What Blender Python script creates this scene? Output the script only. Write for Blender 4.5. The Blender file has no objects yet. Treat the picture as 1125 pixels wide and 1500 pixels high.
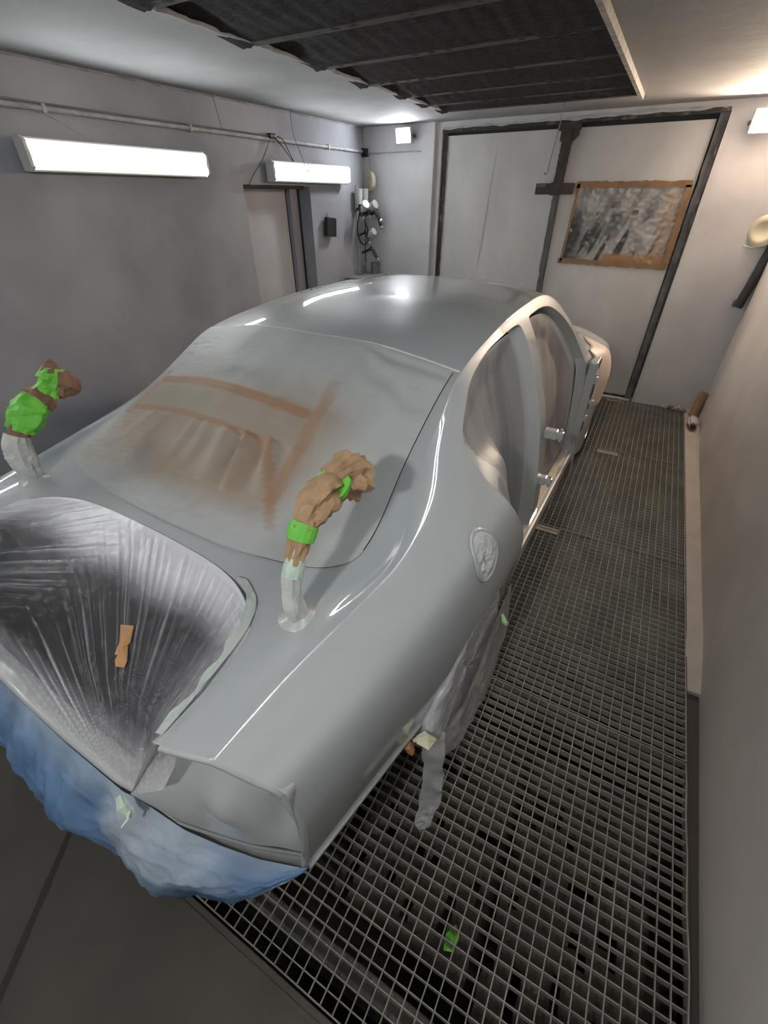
import bpy, bmesh, math, random
import numpy as np
from mathutils import Vector, Matrix, noise
random.seed(7)
S = bpy.context.scene
COL = S.collection
PI = math.pi

# ------------------------------------------------------------------ camera
F_PX, PITCH, YAW, ROLL, CAM_H = 634.84, math.radians(36.06), math.radians(29.23), math.radians(-0.333), 1.85
cam = bpy.data.cameras.new('camera'); cam_o = bpy.data.objects.new('camera', cam); COL.objects.link(cam_o)
cam.sensor_fit = 'VERTICAL'; cam.sensor_height = 24.0; cam.lens = F_PX / 1500 * 24.0; cam.clip_start = .02
fw = Vector((-math.sin(YAW)*math.cos(PITCH), math.cos(YAW)*math.cos(PITCH), -math.sin(PITCH)))
r0 = Vector((math.cos(YAW), math.sin(YAW), 0)); u0 = r0.cross(fw)
rr = math.cos(ROLL)*r0 + math.sin(ROLL)*u0; uu = -math.sin(ROLL)*r0 + math.cos(ROLL)*u0
M = Matrix((rr, uu, -fw)).transposed().to_4x4(); M.translation = Vector((0, 0, CAM_H))
cam_o.matrix_world = M
S.camera = cam_o

# ------------------------------------------------------------------ world + exposure
w = bpy.data.worlds.new('world'); S.world = w; w.use_nodes = True
w.node_tree.nodes['Background'].inputs[0].default_value = (.6, .65, .7, 1)
w.node_tree.nodes['Background'].inputs[1].default_value = .02
S.view_settings.view_transform = 'Standard'; S.view_settings.look = 'None'
S.view_settings.gamma = 1; S.view_settings.use_curve_mapping = False
S.view_settings.exposure = 0.56
TUBE_E = 15.0       # emission of the tube fixtures
SPOT_W = 5.0       # watt of the cool floodlight
REAR_W = 14.0      # watt of the floodlight behind the camera
WARM_W = 30.0       # watt of the warm floodlight

# ------------------------------------------------------------------ helpers
def mat(name, color=(.8, .8, .8), rough=.6, metal=0, noise_amt=0, noise_scale=4, color2=None, bump=0, bump_scale=40,
        coat=0, coat_rough=.05, spec=.5, alpha=1.0, attr=None, emit=None, emit_s=0, stretch=(1, 1, 1), trans=0, detail=6, lo=.35, hi=.65):
    m = bpy.data.materials.new(name); m.use_nodes = True
    nt = m.node_tree; N = nt.nodes; b = N['Principled BSDF']; out = N['Material Output']
    b.inputs['Base Color'].default_value = (*color, 1); b.inputs['Roughness'].default_value = rough
    b.inputs['Metallic'].default_value = metal; b.inputs['Coat Weight'].default_value = coat
    b.inputs['Coat Roughness'].default_value = coat_rough; b.inputs['Coat IOR'].default_value = 1.7; b.inputs['Specular IOR Level'].default_value = spec
    tc = N.new('ShaderNodeTexCoord'); mp = N.new('ShaderNodeMapping'); mp.inputs['Scale'].default_value = stretch
    nt.links.new(tc.outputs['Object'], mp.inputs[0])
    colsock = None
    if attr:
        a = N.new('ShaderNodeAttribute'); a.attribute_name = attr; colsock = a.outputs['Color']
        nt.links.new(colsock, b.inputs['Base Color'])
    if color2 is not None:
        n = N.new('ShaderNodeTexNoise'); n.inputs['Scale'].default_value = noise_scale; n.inputs['Detail'].default_value = detail
        nt.links.new(mp.outputs[0], n.inputs['Vector'])
        rp = N.new('ShaderNodeMapRange'); rp.inputs[1].default_value = lo; rp.inputs[2].default_value = hi
        nt.links.new(n.outputs['Fac'], rp.inputs[0])
        mx = N.new('ShaderNodeMix'); mx.data_type = 'RGBA'
        mx.inputs[6].default_value = (*color, 1); mx.inputs[7].default_value = (*color2, 1)
        if colsock: nt.links.new(colsock, mx.inputs[6])
        if noise_amt:
            mu = N.new('ShaderNodeMath'); mu.operation = 'MULTIPLY'; mu.inputs[1].default_value = noise_amt
            nt.links.new(rp.outputs[0], mu.inputs[0]); nt.links.new(mu.outputs[0], mx.inputs[0])
        else: nt.links.new(rp.outputs[0], mx.inputs[0])
        nt.links.new(mx.outputs[2], b.inputs['Base Color'])
    if bump:
        n2 = N.new('ShaderNodeTexNoise'); n2.inputs['Scale'].default_value = bump_scale; n2.inputs['Detail'].default_value = 5
        nt.links.new(mp.outputs[0], n2.inputs['Vector'])
        bp = N.new('ShaderNodeBump'); bp.inputs['Strength'].default_value = bump; bp.inputs['Distance'].default_value = .01
        nt.links.new(n2.outputs['Fac'], bp.inputs['Height']); nt.links.new(bp.outputs[0], b.inputs['Normal'])
    if emit:
        b.inputs['Emission Color'].default_value = (*emit, 1); b.inputs['Emission Strength'].default_value = emit_s
    if alpha != 1.0: b.inputs['Alpha'].default_value = alpha
    return m

def film_mat(name, color, rough=.25, density_attr='dens', const=None, bump=.3, bump_scale=30, stretch=(1, 1, 1), color2=None):
    m = mat(name, color, rough, bump=bump, bump_scale=bump_scale, stretch=stretch, spec=.6)
    nt = m.node_tree; N = nt.nodes; b = N['Principled BSDF']
    if const is not None:
        b.inputs['Alpha'].default_value = const
    else:
        a = N.new('ShaderNodeAttribute'); a.attribute_name = density_attr
        nt.links.new(a.outputs['Fac'], b.inputs['Alpha'])
    return m

def mesh_obj(name, verts, faces, m, parent=None, smooth=False, loc=None):
    me = bpy.data.meshes.new(name); me.from_pydata([tuple(map(float, v)) for v in verts], [], [tuple(f) for f in faces])
    me.validate(); me.update()
    o = bpy.data.objects.new(name, me); COL.objects.link(o)
    if m: me.materials.append(m)
    if smooth:
        for p in me.polygons: p.use_smooth = True
    if parent: o.parent = parent
    if loc is not None: o.location = loc
    return o

def set_attr(o, name, vals, kind='FLOAT_COLOR'):
    a = o.data.attributes.new(name, kind, 'POINT')
    vals = np.asarray(vals, dtype=np.float32)
    if kind == 'FLOAT_COLOR':
        if vals.shape[1] == 3: vals = np.concatenate([vals, np.ones((len(vals), 1), np.float32)], 1)
        a.data.foreach_set('color', vals.ravel())
    else: a.data.foreach_set('value', vals.ravel())

class MB:
    def __init__(s): s.v = []; s.f = []
    def add(s, vs, fs):
        n = len(s.v); s.v += [tuple(v) for v in vs]; s.f += [tuple(i+n for i in f) for f in fs]; return s
    def box(s, a, b, bev=0, rot=None, c=None):
        x0, y0, z0 = a; x1, y1, z1 = b
        if bev <= 0:
            vs = [(x0,y0,z0),(x1,y0,z0),(x1,y1,z0),(x0,y1,z0),(x0,y0,z1),(x1,y0,z1),(x1,y1,z1),(x0,y1,z1)]
            fs = [(3,2,1,0),(4,5,6,7),(0,1,5,4),(1,2,6,5),(2,3,7,6),(3,0,4,7)]
        else:
            bm = bmesh.new(); bmesh.ops.create_cube(bm, size=1)
            for v in bm.verts:
                v.co = Vector(((x0+x1)/2 + v.co.x*(x1-x0), (y0+y1)/2 + v.co.y*(y1-y0), (z0+z1)/2 + v.co.z*(z1-z0)))
            bmesh.ops.bevel(bm, geom=bm.edges[:], offset=bev, segments=2, affect='EDGES', profile=.6)
            bm.verts.index_update(); vs = [v.co.copy() for v in bm.verts]; fs = [[v.index for v in f.verts] for f in bm.faces]; bm.free()
        if rot is not None:
            c = Vector(c) if c is not None else Vector(((x0+x1)/2, (y0+y1)/2, (z0+z1)/2))
            vs = [rot @ (Vector(v)-c) + c for v in vs]
        return s.add(vs, fs)
    def tube(s, pts, rad, n=10, caps=True, crumple=0, seed=0, up=None):
        pts = [Vector(p) for p in pts]; rad = rad if hasattr(rad, '__len__') else [rad]*len(pts)
        vs = []; prev = None
        for i, p in enumerate(pts):
            t = (pts[min(i+1, len(pts)-1)] - pts[max(i-1, 0)]).normalized()
            if prev is None:
                a = Vector((0, 0, 1)) if abs(t.z) < .9 else Vector((1, 0, 0))
                nx = t.cross(a).normalized()
            else: nx = (prev - t*prev.dot(t)).normalized()
            prev = nx; ny = t.cross(nx)
            for k in range(n):
                a = 2*PI*k/n; r = rad[i]
                d = math.cos(a)*nx + math.sin(a)*ny
                if crumple:
                    L_ = sum((pts[w_+1]-pts[w_]).length for w_ in range(i))
                    q = Vector((math.cos(a)*1.9+seed*7.3, math.sin(a)*1.9, L_*9))
                    q2 = Vector((math.cos(a)*3.7+L_*14, math.sin(a)*3.7-L_*9, L_*22+seed))
                    r *= 1 + crumple*(.9*(1-3.2*abs(noise.noise(q))) + .65*(1-3*abs(noise.noise(q2))) - .35)
                vs.append(p + d*r)
        fs = []
        for i in range(len(pts)-1):
            for k in range(n):
                fs.append((i*n+k, i*n+(k+1)%n, (i+1)*n+(k+1)%n, (i+1)*n+k))
        if caps: fs.append(tuple(range(n-1, -1, -1))); fs.append(tuple(range((len(pts)-1)*n, len(pts)*n)))
        return s.add(vs, fs)
    def lathe(s, prof, c, axis='z', n=32):
        vs = []
        for r, h in prof:
            for k in range(n):
                a = 2*PI*k/n; x, y = r*math.cos(a), r*math.sin(a)
                v = {'z': (x, y, h), 'x': (h, x, y), 'y': (x, h, y)}[axis]
                vs.append((v[0]+c[0], v[1]+c[1], v[2]+c[2]))
        fs = [(i*n+k, i*n+(k+1)%n, (i+1)*n+(k+1)%n, (i+1)*n+k) for i in range(len(prof)-1) for k in range(n)]
        return s.add(vs, fs)
    def prism(s, outline, d):        # outline: list of 3D points, d: extrusion vector
        n = len(outline); d = Vector(d)
        vs = [Vector(p) for p in outline] + [Vector(p)+d for p in outline]
        fs = [tuple(range(n-1, -1, -1)), tuple(range(n, 2*n))] + [(i, (i+1) % n, n+(i+1) % n, n+i) for i in range(n)]
        return s.add(vs, fs)
    def build(s, name, m, parent=None, smooth=False):
        return mesh_obj(name, s.v, s.f, m, parent, smooth)

def tag(o, label, cat, group=None, kind=None):
    if label: o['label'] = label
    if cat: o['category'] = cat
    if group: o['group'] = group
    if kind: o['kind'] = kind
    return o
def thing(name, label, cat, loc=(0, 0, 0), rotz=0, group=None):
    o = bpy.data.objects.new(name, None); COL.objects.link(o); o.empty_display_size = .1
    o.location = loc; o.rotation_euler = (0, 0, rotz)
    return tag(o, label, cat, group)
def struct(o): o['kind'] = 'structure'; return o
def lerp(a, b, t): return a + (b-a)*t
def sstep(a, b, x):
    t = np.clip((np.asarray(x, float)-a)/(b-a), 0, 1); return t*t*(3-2*t)
def catmull(P, n=6, closed=False):
    P = [np.array(p, float) for p in P]; out = []
    N_ = len(P)
    rng = range(N_ if closed else N_-1)
    for i in rng:
        g = (lambda k: P[k % N_]) if closed else (lambda k: P[min(max(k, 0), N_-1)])
        p0, p1, p2, p3 = g(i-1), g(i), g(i+1), g(i+2)
        for k in range(n):
            t = k/n
            out.append(.5*((2*p1)+(-p0+p2)*t+(2*p0-5*p1+4*p2-p3)*t*t+(-p0+3*p1-3*p2+p3)*t**3))
    if not closed: out.append(P[-1])
    return out

# ------------------------------------------------------------------ materials
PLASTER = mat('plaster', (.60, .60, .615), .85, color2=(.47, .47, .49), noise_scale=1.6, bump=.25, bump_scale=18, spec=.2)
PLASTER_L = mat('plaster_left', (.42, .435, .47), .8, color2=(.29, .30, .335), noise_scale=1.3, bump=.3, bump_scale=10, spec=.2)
PLASTER_R = mat('plaster_right', (.62, .575, .545), .8, color2=(.51, .475, .455), noise_scale=1.4, bump=.2, bump_scale=9, spec=.2)
CEILM = mat('ceiling_paint', (.36, .36, .37), .85, color2=(.29, .29, .30), noise_scale=2, bump=.2, bump_scale=12, spec=.2)
DOORW = mat('door_white', (.60, .595, .59), .55, color2=(.47, .47, .47), noise_scale=2.2, bump=.12, bump_scale=9, stretch=(1, 1, .5), spec=.3)
CONC = mat('concrete', (.075, .069, .058), .7, color2=(.055, .05, .043), noise_scale=3, bump=.15, bump_scale=60, spec=.3)
GAPM = mat('dark_gap', (.045, .045, .045), .8, color2=(.30, .30, .30), noise_scale=14, noise_amt=.5, lo=.5, hi=.7)
GAPT = mat('dark_trim', (.03, .03, .03), .8, color2=(.15, .15, .15), noise_scale=12, stretch=(1, 1, 1), lo=.5, hi=.75)
RUSTM = mat('dark_rusty_metal', (.028, .024, .023), .75, color2=(.055, .038, .032), noise_scale=20)
GRATE = mat('grate_steel', (.26, .25, .22), .65, metal=0, color2=(.19, .175, .155), noise_scale=5, spec=.4)
RODM = mat('grate_rod_steel', (.23, .215, .19), .65, metal=0, color2=(.15, .14, .125), noise_scale=6, spec=.4)
PITM = mat('pit_dirt', (.075, .068, .06), .95, color2=(.018, .017, .016), noise_scale=2.6, lo=.42, hi=.58, spec=.1)
PAINT = mat('primer_grey_paint', (.345, .375, .392), .38, coat=.9, coat_rough=.045, spec=.45, color2=(.355, .38, .395), noise_scale=2)
PAINT_IN = mat('grey_paint_inner', (.36, .38, .38), .42, coat=.4, coat_rough=.15, bump=.05, bump_scale=25)
GAPC = mat('panel_gap_black', (.02, .02, .02), .7)
CREAM = mat('cream_primer', (.62, .50, .38), .5, color2=(.50, .46, .40), noise_scale=9)
PINK = mat('pink_beige_primer', (.66, .52, .43), .45, color2=(.58, .5, .44), noise_scale=6)
DARKIN = mat('dark_interior', (.035, .036, .04), .8)
TRUNKIN = mat('trunk_lining_dark', (.06, .06, .068), .85, color2=(.035, .035, .04), noise_scale=6)
FILM = film_mat('trunk_film', (.58, .58, .63), .28, bump=.35, bump_scale=26)
FILMD = mat('door_film', (.33, .33, .345), .45, attr='col', bump=.2, bump_scale=9, stretch=(1, 3, 1), spec=.55)
PAPERW = mat('window_masking', (.5, .5, .5), .5, attr='col', bump=.12, bump_scale=30, spec=.35)
BLUEF = film_mat('blue_film', (.2, .32, .5), .35, bump=.4, bump_scale=22); 
_a = BLUEF.node_tree.nodes.new('ShaderNodeAttribute'); _a.attribute_name = 'col'
BLUEF.node_tree.links.new(_a.outputs['Color'], BLUEF.node_tree.nodes['Principled BSDF'].inputs['Base Color'])
FOIL = mat('wheel_wrap_film', (.42, .44, .47), .22, metal=.35, attr='col', bump=.8, bump_scale=35, stretch=(3, 1, 1))
CLEARF = film_mat('grey_thin_film', (.36, .37, .38), .3, const=.62, bump=.6, bump_scale=30)
PAPER = mat('brown_paper', (.36, .235, .13), .7, color2=(.29, .19, .11), noise_scale=12, bump=.2, bump_scale=40)
PAPERD = mat('brown_paper_dark', (.24, .135, .09), .75, color2=(.18, .10, .07), noise_scale=12, bump=.2, bump_scale=40)
PAPERG = mat('overspray_paper', (.50, .52, .52), .6, color2=(.40, .42, .42), noise_scale=10, bump=.3, bump_scale=40)
GREEN = mat('green_tape', (.16, .58, .06), .5, color2=(.12, .45, .05), noise_scale=14)
GREENP = mat('pale_green_tape', (.40, .52, .45), .55)
TAPEB = mat('tan_tape', (.42, .22, .09), .5, color2=(.34, .18, .08), noise_scale=20)
RUBBER = mat('rubber', (.03, .03, .03), .7)
WHITEM = mat('white_enamel', (.62, .63, .62), .4)
BLACKP = mat('black_plastic', (.015, .015, .017), .35)
DARKMET = mat('dark_metal', (.10, .10, .11), .35, metal=.6)
STEELM = mat('light_metal', (.55, .56, .58), .3, metal=.5)
PVC = mat('painted_conduit', (.46, .46, .47), .6, color2=(.32, .32, .33), noise_scale=16)
BOARD = mat('cardboard', (.34, .21, .12), .8, color2=(.28, .17, .10), noise_scale=12)
BEIGE = mat('beige_plastic', (.62, .56, .42), .5)
GREYD = mat('niche_grey', (.36, .36, .40), .7, color2=(.30, .30, .34), noise_scale=2)
FELT = mat('ceiling_filter_felt', (.032, .030, .032), .95, color2=(.06, .055, .055), noise_scale=30, bump=.6, bump_scale=60, stretch=(1, 4, 1), spec=.1)
FELTL = mat('filter_batten', (.038, .035, .034), .9, color2=(.022, .02, .02), noise_scale=12)

# ================================================================== SETTING
XL, XR0, XR1, YB, ZC, YN = -3.2, .705, .80, 5.38, 2.45, -2.2
PIT0 = .045
# floor slab (near) and pit
b = MB(); b.box((XL, YN, -.12), (.80, PIT0, 0)); struct(b.build('floor', CONC))
b = MB(); b.box((XL, PIT0, -.12), (-2.45, YB, -.0)); struct(b.build('floor', CONC))
b = MB(); b.box((-2.45, PIT0, -.50), (.85, YB, -.42))
for f in (((-2.47, PIT0-.0, -.5), (-2.45, YB, -.03)),): b.box(*f)
b.box((-2.45, PIT0-.02, -.5), (.85, PIT0, -.12)); struct(b.build('floor', PITM))
# steel angle lining the pit edge
b = MB(); b.box((-2.45, PIT0-.022, -.05), (.67, PIT0+.002, -.004)); struct(b.build('trim_1', RUSTM))
b = MB(); b.box((-2.45, PIT0-.030, -.002), (.67, PIT0-.018, .004)); struct(b.build('trim_2', CONC))
# thin dark strip laid across the concrete
p0, p1 = Vector((-1.33, .03, 0)), Vector((-.98, -.50, 0)); d = (p1-p0).normalized(); n = Vector((-d.y, d.x, 0))
b = MB(); vs = []; fs = []
for i in range(24):
    t = i/23; c = p0.lerp(p1, t); wd = .011 + .004*noise.noise(Vector((t*9, 0, 0)))
    vs += [c - n*wd + Vector((0, 0, .0012)), c + n*wd + Vector((0, 0, .0012))]
    if i: fs.append((2*i-2, 2*i-1, 2*i+1, 2*i))
b.add(vs, fs); struct(b.build('trim_3', mat('dark_strip', (.022, .02, .019), .8)))
# ledge on the right
b = MB()
vs = []; fs = []; NL = 60
for i in range(NL+1):
    y = lerp(1.7, 5.36, i/NL); x = .735 + .012*noise.noise(Vector((y*1.3, 3, 0))) + .025*(y-1.9)/3.4 - .02*(y < 1.9)*(1.9-y)
    h = .012 + .004*noise.noise(Vector((y*3, 0, 0))) - .05*max(0, (2.1-y)/.4)**1.3
    vs += [(.662, y, -.06), (.664, y, h), (x, y, h+.004), (x+.1, y, h-.02)]
    if i:
        k = 4*i; fs += [(k-4, k-3, k+1, k), (k-3, k-2, k+2, k+1), (k-2, k-1, k+3, k+2)]
fs.append((0, 1, 2, 3)); b.add(vs, fs); struct(b.build('trim_4', mat('ledge_plaster', (.34, .305, .28), .8, color2=(.3, .27, .25), noise_scale=6, bump=.3), smooth=False))
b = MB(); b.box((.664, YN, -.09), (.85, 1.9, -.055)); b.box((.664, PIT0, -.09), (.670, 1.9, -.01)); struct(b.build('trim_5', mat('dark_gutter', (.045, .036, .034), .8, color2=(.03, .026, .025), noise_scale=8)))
# right wall (slightly out of square, wavy base)
def wall_grid(name, f, nu, nv, m):
    vs = [f(i/nu, j/nv) for i in range(nu+1) for j in range(nv+1)]
    fs = [(i*(nv+1)+j, (i+1)*(nv+1)+j, (i+1)*(nv+1)+j+1, i*(nv+1)+j+1) for i in range(nu) for j in range(nv)]
    return struct(mesh_obj(name, vs, fs, m, smooth=True))
def fr(s, t):
    y = lerp(YN, YB+.02, s); z = lerp(-.1, ZC+.02, t)
    x = lerp(XR0-.035, XR1, (y-YN)/(YB-YN)) + .006*noise.noise(Vector((y*.9, z*1.1, 4)))
    x -= .010*math.exp(-((z-.1)/.25)**2)
    return (x, y, z)
wall_grid('wall_right', fr, 90, 36, PLASTER_R)
b = MB(); b.box((XL-.1, YN-.1, -.12), (1., YN, ZC)); struct(b.build('wall_near', PLASTER))
# left wall with a door niche  y 3.36..4.30, z <1.93
NY0, NY1, NZ, ND = 3.36, 4.27, 1.93, .20
b = MB()
b.box((XL-.3, YN, -.1), (XL, NY0, ZC)); b.box((XL-.3, NY1, -.1), (XL, YB+.2, ZC)); b.box((XL-.3, NY0, NZ), (XL, NY1, ZC))
struct(b.build('wall_left', PLASTER_L))
b = MB(); b.box((XL-.32, NY0-.02, 0), (XL-ND, NY1+.02, NZ+.02)); d1 = struct(b.build('door_1', mat('niche_door', (.58, .58, .60), .6, color2=(.50, .50, .52), noise_scale=1.5)))
b = MB(); b.box((XL-ND, NY1-.13, 0), (XL-ND+.05, NY1, NZ)); b.box((XL-ND, NY1-.135, 0), (XL-ND+.012, NY1-.128, NZ)); b.build('door_frame', GREYD, d1)
b = MB(); b.box((XL-ND+.05, NY1-.012, 0), (XL-ND+.062, NY1, NZ)); b.box((XL-ND+.0, NY1-.142, 0), (XL-ND+.006, NY1-.132, NZ)); b.build('door_gap', GAPC, d1)
b = MB(); b.box((XL-ND-.01, NY0, NZ-.018), (XL+.004, NY1-.1, NZ+.006), 0); struct(b.build('trim_6', RUSTM))
# ceiling with a long opening for the extraction filters
OX0, OX1, OY1 = -2.03, -.46, 4.74
b = MB()
b.box((XL, YN, ZC), (OX0, YB+.1, ZC+.12)); b.box((OX1, YN, ZC), (1., YB+.1, ZC+.12)); b.box((OX0, OY1, ZC), (OX1, YB+.1, ZC+.12))
b.box((OX0, YN, ZC+.12), (OX1, OY1, ZC+.2)); struct(b.build('ceiling', CEILM))
# rough line where left wall meets ceiling
b = MB(); pts = [(XL+.004, lerp(-.5, 5.36, i/80), ZC+.0 + .006*noise.noise(Vector((i*.5, 0, 0)))) for i in range(81)]
b.tube(pts, [.010+.005*noise.noise(Vector((i*.9, 5, 0))) for i in range(81)], 6); struct(b.build('trim_7', mat('wall_ceiling_crack', (.22, .22, .22), .9, color2=(.40, .40, .40), noise_scale=10)))
# metal edging round the opening
b = MB(); b.box((OX1-.012, YN, ZC-.035), (OX1+.012, OY1+.01, ZC+.1)); struct(b.build('trim_8', mat('opening_edging', (.42, .40, .37), .7, color2=(.25, .23, .2), noise_scale=20)))
b = MB(); b.box((OX1-.02, YN, ZC-.015), (OX1-.010, OY1, ZC+.06)); struct(b.build('trim_9', GAPC))

# back wall: pier on the left, recessed double door, wall on the right
PX = -2.36
b = MB(); b.box((XL, YB-.07, -.1), (PX, YB+.2, ZC)); struct(b.build('wall_back', PLASTER))
b = MB(); b.box((.155, YB-.02, -.1), (1., YB+.2, ZC)); b.box((PX, YB-.02, 2.385), (.155, YB+.2, ZC)); b.box((PX, YB-.02, -.1), (.155, YB+.2, .015)); struct(b.build('wall_back', PLASTER))
b = MB(); b.box((PX-.01, YB-.02, 0), (-2.298, YB+.2, 2.39), .004); struct(b.build('trim_10', PLASTER))

def rough_strip(a, c, wd, th, m, name, seed=0, parent=None, amp=.25, nseg=60, wdir=None):
    """an irregular painted-over strip in the plane y = const"""
    a, c = Vector(a), Vector(c); t = (c-a).normalized(); nn = Vector((-t.z, 0, t.x)); vs = []; fs = []
    for i in range(nseg+1):
        s = i/nseg; p = a.lerp(c, s)
        w1 = wd*(.5 + amp*noise.noise(Vector((s*18, seed, 0)))); w2 = wd*(.5 + amp*noise.noise(Vector((s*18, seed+9, 0))))
        vs += [p - nn*w1, p + nn*w2, p + nn*w2 + Vector((0, -th, 0)), p - nn*w1 + Vector((0, -th, 0))]
        if i:
            k = 4*i
            fs += [(k-4+j, k-4+(j+1) % 4, k+(j+1) % 4, k+j) for j in range(4)]
    fs += [(3, 2, 1, 0), (4*nseg, 4*nseg+1, 4*nseg+2, 4*nseg+3)]
    return mesh_obj(name, vs, fs, m, parent)
YD = YB + .03
dl = MB().box((-2.265, YD, .02), (-1.095, YD+.05, 2.345), .006).build('door_2', DOORW); struct(dl)
dr = MB().box((-1.045, YD, .02), (.075, YD+.05, 2.345), .006).build('door_3', DOORW); struct(dr)
MB().box((-2.36, YD+.05, 0), (.16, YD+.08, 2.40)).build('door_gap', GAPC, dl)
rough_strip((-2.275, YD-.002, 1.08), (-2.268, YD-.002, 2.36), .035, .02, GAPT, 'frame_edge', 1, dl)
rough_strip((-2.275, YD-.002, .0), (-2.285, YD-.002, 1.08), .022, .012, mat('grey_strip', (.30, .30, .31), .7), 'frame_edge', 2, dl)
struct(rough_strip((-2.29, YB-.022, 2.378), (.15, YB-.022, 2.392), .030, .012, GAPT, 'trim_11', 3))
struct(rough_strip((-2.28, YB-.03, 2.398), (.12, YB-.03, 2.408), .016, .008, PVC, 'trim_12', 5, amp=.9))
rough_strip((.112, YD-.002, .0), (.118, YD-.002, 2.38), .062, .03, mat('dark_grey_post', (.075, .075, .08), .7, color2=(.17, .165, .165), noise_scale=9), 'frame_edge', 7, dr, amp=.12)
rough_strip((.140, YB-.022, .0), (.140, YB-.022, 2.38), .016, .012, GAPT, 'frame_edge', 8, dr, amp=.3)
rough_strip((-.95, YD-.002, .025), (.1, YD-.002, .022), .03, .02, GAPT, 'frame_edge', 9, dr, amp=.2)
# faint weld line on the left leaf
rough_strip((-1.80, YD-.001, 1.2), (-1.72, YD-.001, 2.25), .006, .003, mat('faint_line', (.42, .42, .42), .7), 'seam', 4, dl, amp=.6)
# centre post with top bracket and latch plate
cp = thing('door_post', 'dark rusty centre post between the two white door leaves, with top bracket', 'post', (-1.07, YB, 0))
rough_strip((-.002, .01, .0), (.002, .01, 1.2), .05, .04, mat('weathered_post', (.06, .06, .065), .8, color2=(.16, .16, .16), noise_scale=25, stretch=(1, 1, .15)), 'post_lower', 11, cp, amp=.10)
rough_strip((-.002, .01, 1.2), (.002, .01, 2.0), .055, .04, mat('weathered_post_dark', (.05, .045, .045), .8, color2=(.12, .12, .12), noise_scale=25, stretch=(1, 1, .15)), 'post_middle', 11, cp, amp=.10)
rough_strip((.002, .005, 1.95), (.014, .005, 2.37), .085, .045, RUSTM, 'post_upper', 12, cp, amp=.12)
b = MB(); b.box((-.085, -.045, 2.325), (.115, 0, 2.378), .004)
b.prism([(.05, -.04, 2.33), (.105, -.04, 2.33), (.105, -.04, 2.29), (.055, -.04, 2.24), (.04, -.04, 2.24)], (0, .04, 0)); b.box((-.05, -.05, 2.25), (.05, 0, 2.33), .003); b.build('top_bracket', RUSTM, cp)
hp = thing('door_latch', 'dark wooden latch bar across the centre post of the door', 'latch', (-1.07, YB-.04, 1.90))
MB().box((-.195, -.03, -.042), (.16, 0, .045), .008).build('latch_bar', mat('dark_wood', (.035, .025, .02), .7, color2=(.06, .04, .033), noise_scale=8), hp)
MB().box((-.185, -.034, .018), (-.10, -.029, .04)).build('worn_patch', mat('worn', (.13, .12, .115), .8), hp)
MB().box((-.05, -.045, -.05), (.03, -.025, .052), .004).build('latch_clasp', RUSTM, hp)

# ================================================================== LAMPS
def tube_fixture(loc, length, label, facing=1, k=1.0):
    t = thing('tube_light', label, 'lamp', loc, 0, 'fluorescent tube lights along the walls')
    s = facing
    L = length/2
    tray = MB(); prof = [(0, -.068), (.035, -.075), (.062, -.072), (.062, -.066), (.03, -.06), (.03, .06), (.062, .066), (.062, .072), (.035, .075), (0, .068)]
    tray.prism([(s*x, -L, z) for x, z in prof], (0, 2*L, 0)); tray.build('housing', WHITEM, t)
    for e in (-1, 1):
        MB().prism([(0, e*L, -.07), (s*.06, e*L, -.076), (s*.085, e*L, -.055), (s*.085, e*L, .055), (s*.06, e*L, .076), (0, e*L, .07)], (0, e*.018, 0)).build('end_cap', WHITEM, t)
    mname = 'lamp_diffuser' if k == 1.0 else 'lamp_diffuser_bright'
    m = bpy.data.materials.get(mname)
    if not m:
        m = bpy.data.materials.new(mname); m.use_nodes = True; N = m.node_tree.nodes; lk = m.node_tree.links
        bs = N['Principled BSDF']; bs.inputs['Base Color'].default_value = (.8, .8, .8, 1); bs.inputs['Roughness'].default_value = .3
        tc = N.new('ShaderNodeTexCoord'); sp = N.new('ShaderNodeSeparateXYZ'); lk.new(tc.outputs['Object'], sp.inputs[0])
        ab = N.new('ShaderNodeMath'); ab.operation = 'ABSOLUTE'; lk.new(sp.outputs['Z'], ab.inputs[0])
        sb = N.new('ShaderNodeMath'); sb.operation = 'SUBTRACT'; sb.inputs[1].default_value = .036; lk.new(ab.outputs[0], sb.inputs[0])
        a2 = N.new('ShaderNodeMath'); a2.operation = 'ABSOLUTE'; lk.new(sb.outputs[0], a2.inputs[0])
        mr = N.new('ShaderNodeMapRange'); mr.inputs[1].default_value = .004; mr.inputs[2].default_value = .015
        mr.inputs[3].default_value = TUBE_E*3.3*k; mr.inputs[4].default_value = .55; lk.new(a2.outputs[0], mr.inputs[0])
        bs.inputs['Emission Color'].default_value = (.95, 1, .985, 1); lk.new(mr.outputs[0], bs.inputs['Emission Strength'])
    d = MB(); prof = [(.03, -.066), (.062, -.064), (.082, -.05), (.086, -.02), (.086, .02), (.082, .05), (.062, .064), (.03, .066)]
    d.prism([(s*x, -L+.004, z) for x, z in prof], (0, 2*L-.008, 0)); d.build('diffuser', m, t)
    return t
tube_fixture((XL+.03, 2.30, 2.042), 1.21, 'long fluorescent light at left, mounted alone on the left wall', 1)
tube_fixture((XL+.03, 4.24, 2.030), 1.17, 'fluorescent light over the grey door niche on the left wall', 1)
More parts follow.
